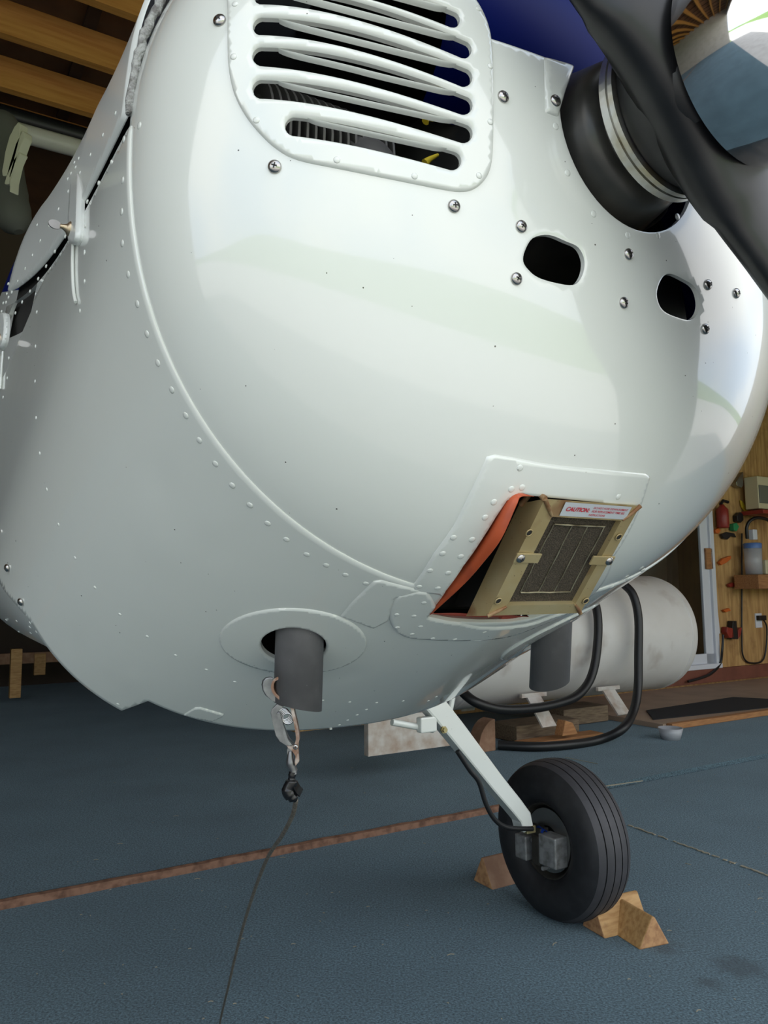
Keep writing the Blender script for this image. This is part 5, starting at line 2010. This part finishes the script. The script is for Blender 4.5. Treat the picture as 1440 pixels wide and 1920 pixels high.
# trestle at far left
tr = empty('trestle', tuple(fl(30, 1318, FZ)))
tag(tr, 'wooden trestle with orange-brown legs under the fuselage at far left', 'trestle')
A = fl(29, 1317, FZ)
tq_ = pq(A)[1]
m = MB()
m.box(hq(29, 1262, tq_), LAT * 0.045, DEP * 0.045, Z * 0.21, 0, 0.004)
m.build('leg', 'pine', tr)
m = MB()
m.box(hq(74, 1245, tq_ + 0.5), LAT * 0.05, DEP * 0.04, Z * 0.10, 0, 0.004)
m.build('leg', 'pine', tr)
m = MB()
m.box(hq(20, 1235, tq_ + 0.5), LAT * 0.7, DEP * 0.03, Z * 0.05, 0, 0.004)
m.build('rail', 'old_wood', tr)

# things up under the roof at far left
HQ = BACKQ - 0.5
m = MB()
wa_ = hq(90, 263, HQ)
m.tube([wa_ - LAT * 3.5, wa_ + LAT * 1.2], 0.05, 14)
tag(m.build('white_pipe', 'pipe_white'), 'white pipe running along the header beam', 'pipe')
m = MB()
wa_ = hq(90, 238, HQ + 0.12)
m.tube([wa_ - LAT * 3.5, wa_ + LAT * 1.2], 0.05, 12)
tag(m.build('dark_pipe', 'hose_black'), 'thick dark pipe above the white pipe', 'pipe')
m = MB()
m.box(H(-1.5, BACKQ + 0.35, 2.75), LAT * 3.4, DEP * 0.02, Z * 0.55)  # plain dark sheet standing in for the dark region behind the pipes
tag(m.build('dark_backdrop', 'brown_backdrop'), 'dark brown curtain put in for the dark region under the pipes', 'backdrop')
m = MB()
gp_ = [at(8, 215, 3.2), at(4, 250, 3.2), at(6, 320, 3.2), at(20, 390, 3.2), at(35, 435, 3.2)]
m.tube(smooth_path(gp_, 6), [0.04, 0.05, 0.06, 0.07, 0.075, 0.08, 0.085, 0.085, 0.085, 0.085, 0.085, 0.085, 0.085, 0.085, 0.085, 0.085, 0.085, 0.08, 0.08, 0.08, 0.075, 0.07, 0.06, 0.04, 0.02], 20)
tag(m.build('grey_cover', 'cover_grey'), 'grey fabric cover hanging under the roof at far left', 'cover')
pd = empty('paddle_bundle', tuple(at(18, 300, 3.0)))
tag(pd, 'cream plastic paddle blades hanging in front of the grey cover', 'paddles')
for poly in ([(38, 232), (33, 228), (27, 238), (17, 255), (10, 285), (3, 320), (4, 330), (16, 328), (26, 300), (36, 260)], [(41, 244), (46, 248), (46, 258), (36, 280), (24, 318), (16, 345), (7, 345), (18, 310), (30, 270)], [(36, 284), (38, 288), (26, 306), (20, 340), (20, 360), (17, 360), (18, 330), (24, 300)]):
    mm = MB()
    mm.prism([at(x, y, 3.0) for x, y in poly], np.array([0.02, 0.03, 0]), 0, False, 0.004)
    mm.build('paddle', 'paddle_cream', pd)

# litter on the carpet
m = MB()
for (x, y, L, an) in [(845, 1790, 0.02, 0.3), (1040, 1770, 0.022, 0.9), (1375, 1618, 0.03, 0.2), (1290, 1620, 0.02, 2.5), (1425, 1685, 0.02, 0.4), (1255, 1745, 0.012, 0), (690, 1700, 0.01, 0.4), (915, 1695, 0.006, 0), (550, 1770, 0.012, 0.1), (455, 1760, 0.008, 0.9), (225, 1582, 0.02, 0.1), (180, 1612, 0.015, 0.1), (370, 1648, 0.018, 0.1), (530, 1608, 0.02, 0), (395, 1878, 0.012, 0.2), (440, 1882, 0.008, 0.2), (500, 1908, 0.012, 2.6), (1310, 1895, 0.015, 0.5), (665, 1775, 0.008, 0.5), (607, 1712, 0.006, 0), (330, 1530, 0.02, 0.2), (660, 1440, 0.01, 0.3), (1150, 1500, 0.012, 0.4)] + [(rng.uniform(0, 1440), rng.uniform(1420, 1915), rng.uniform(0.003, 0.008), rng.uniform(0, 3)) for _ in range(70)]:
    P_ = fl(x, y)
    z_ = 0.0205 if P_ @ DEP > FLOOR_STEP_Q else 0.002
    P_ = fl(x, y, z_)
    if np.linalg.norm((P_ - wc)[:2]) < 0.16:
        continue
    d = np.array([math.cos(an), math.sin(an), 0])
    s_ = np.array([-d[1], d[0], 0])
    m.ribbon([P_ - d * L / 2, P_ + s_ * L * 0.12 + Z * 0.001, P_ + d * L / 2], s_ * 0.0011, 0.0012)
tag(m.build('straw_litter', 'straw'), 'scattered bits of straw and shavings on the carpet', 'litter', kind='stuff')
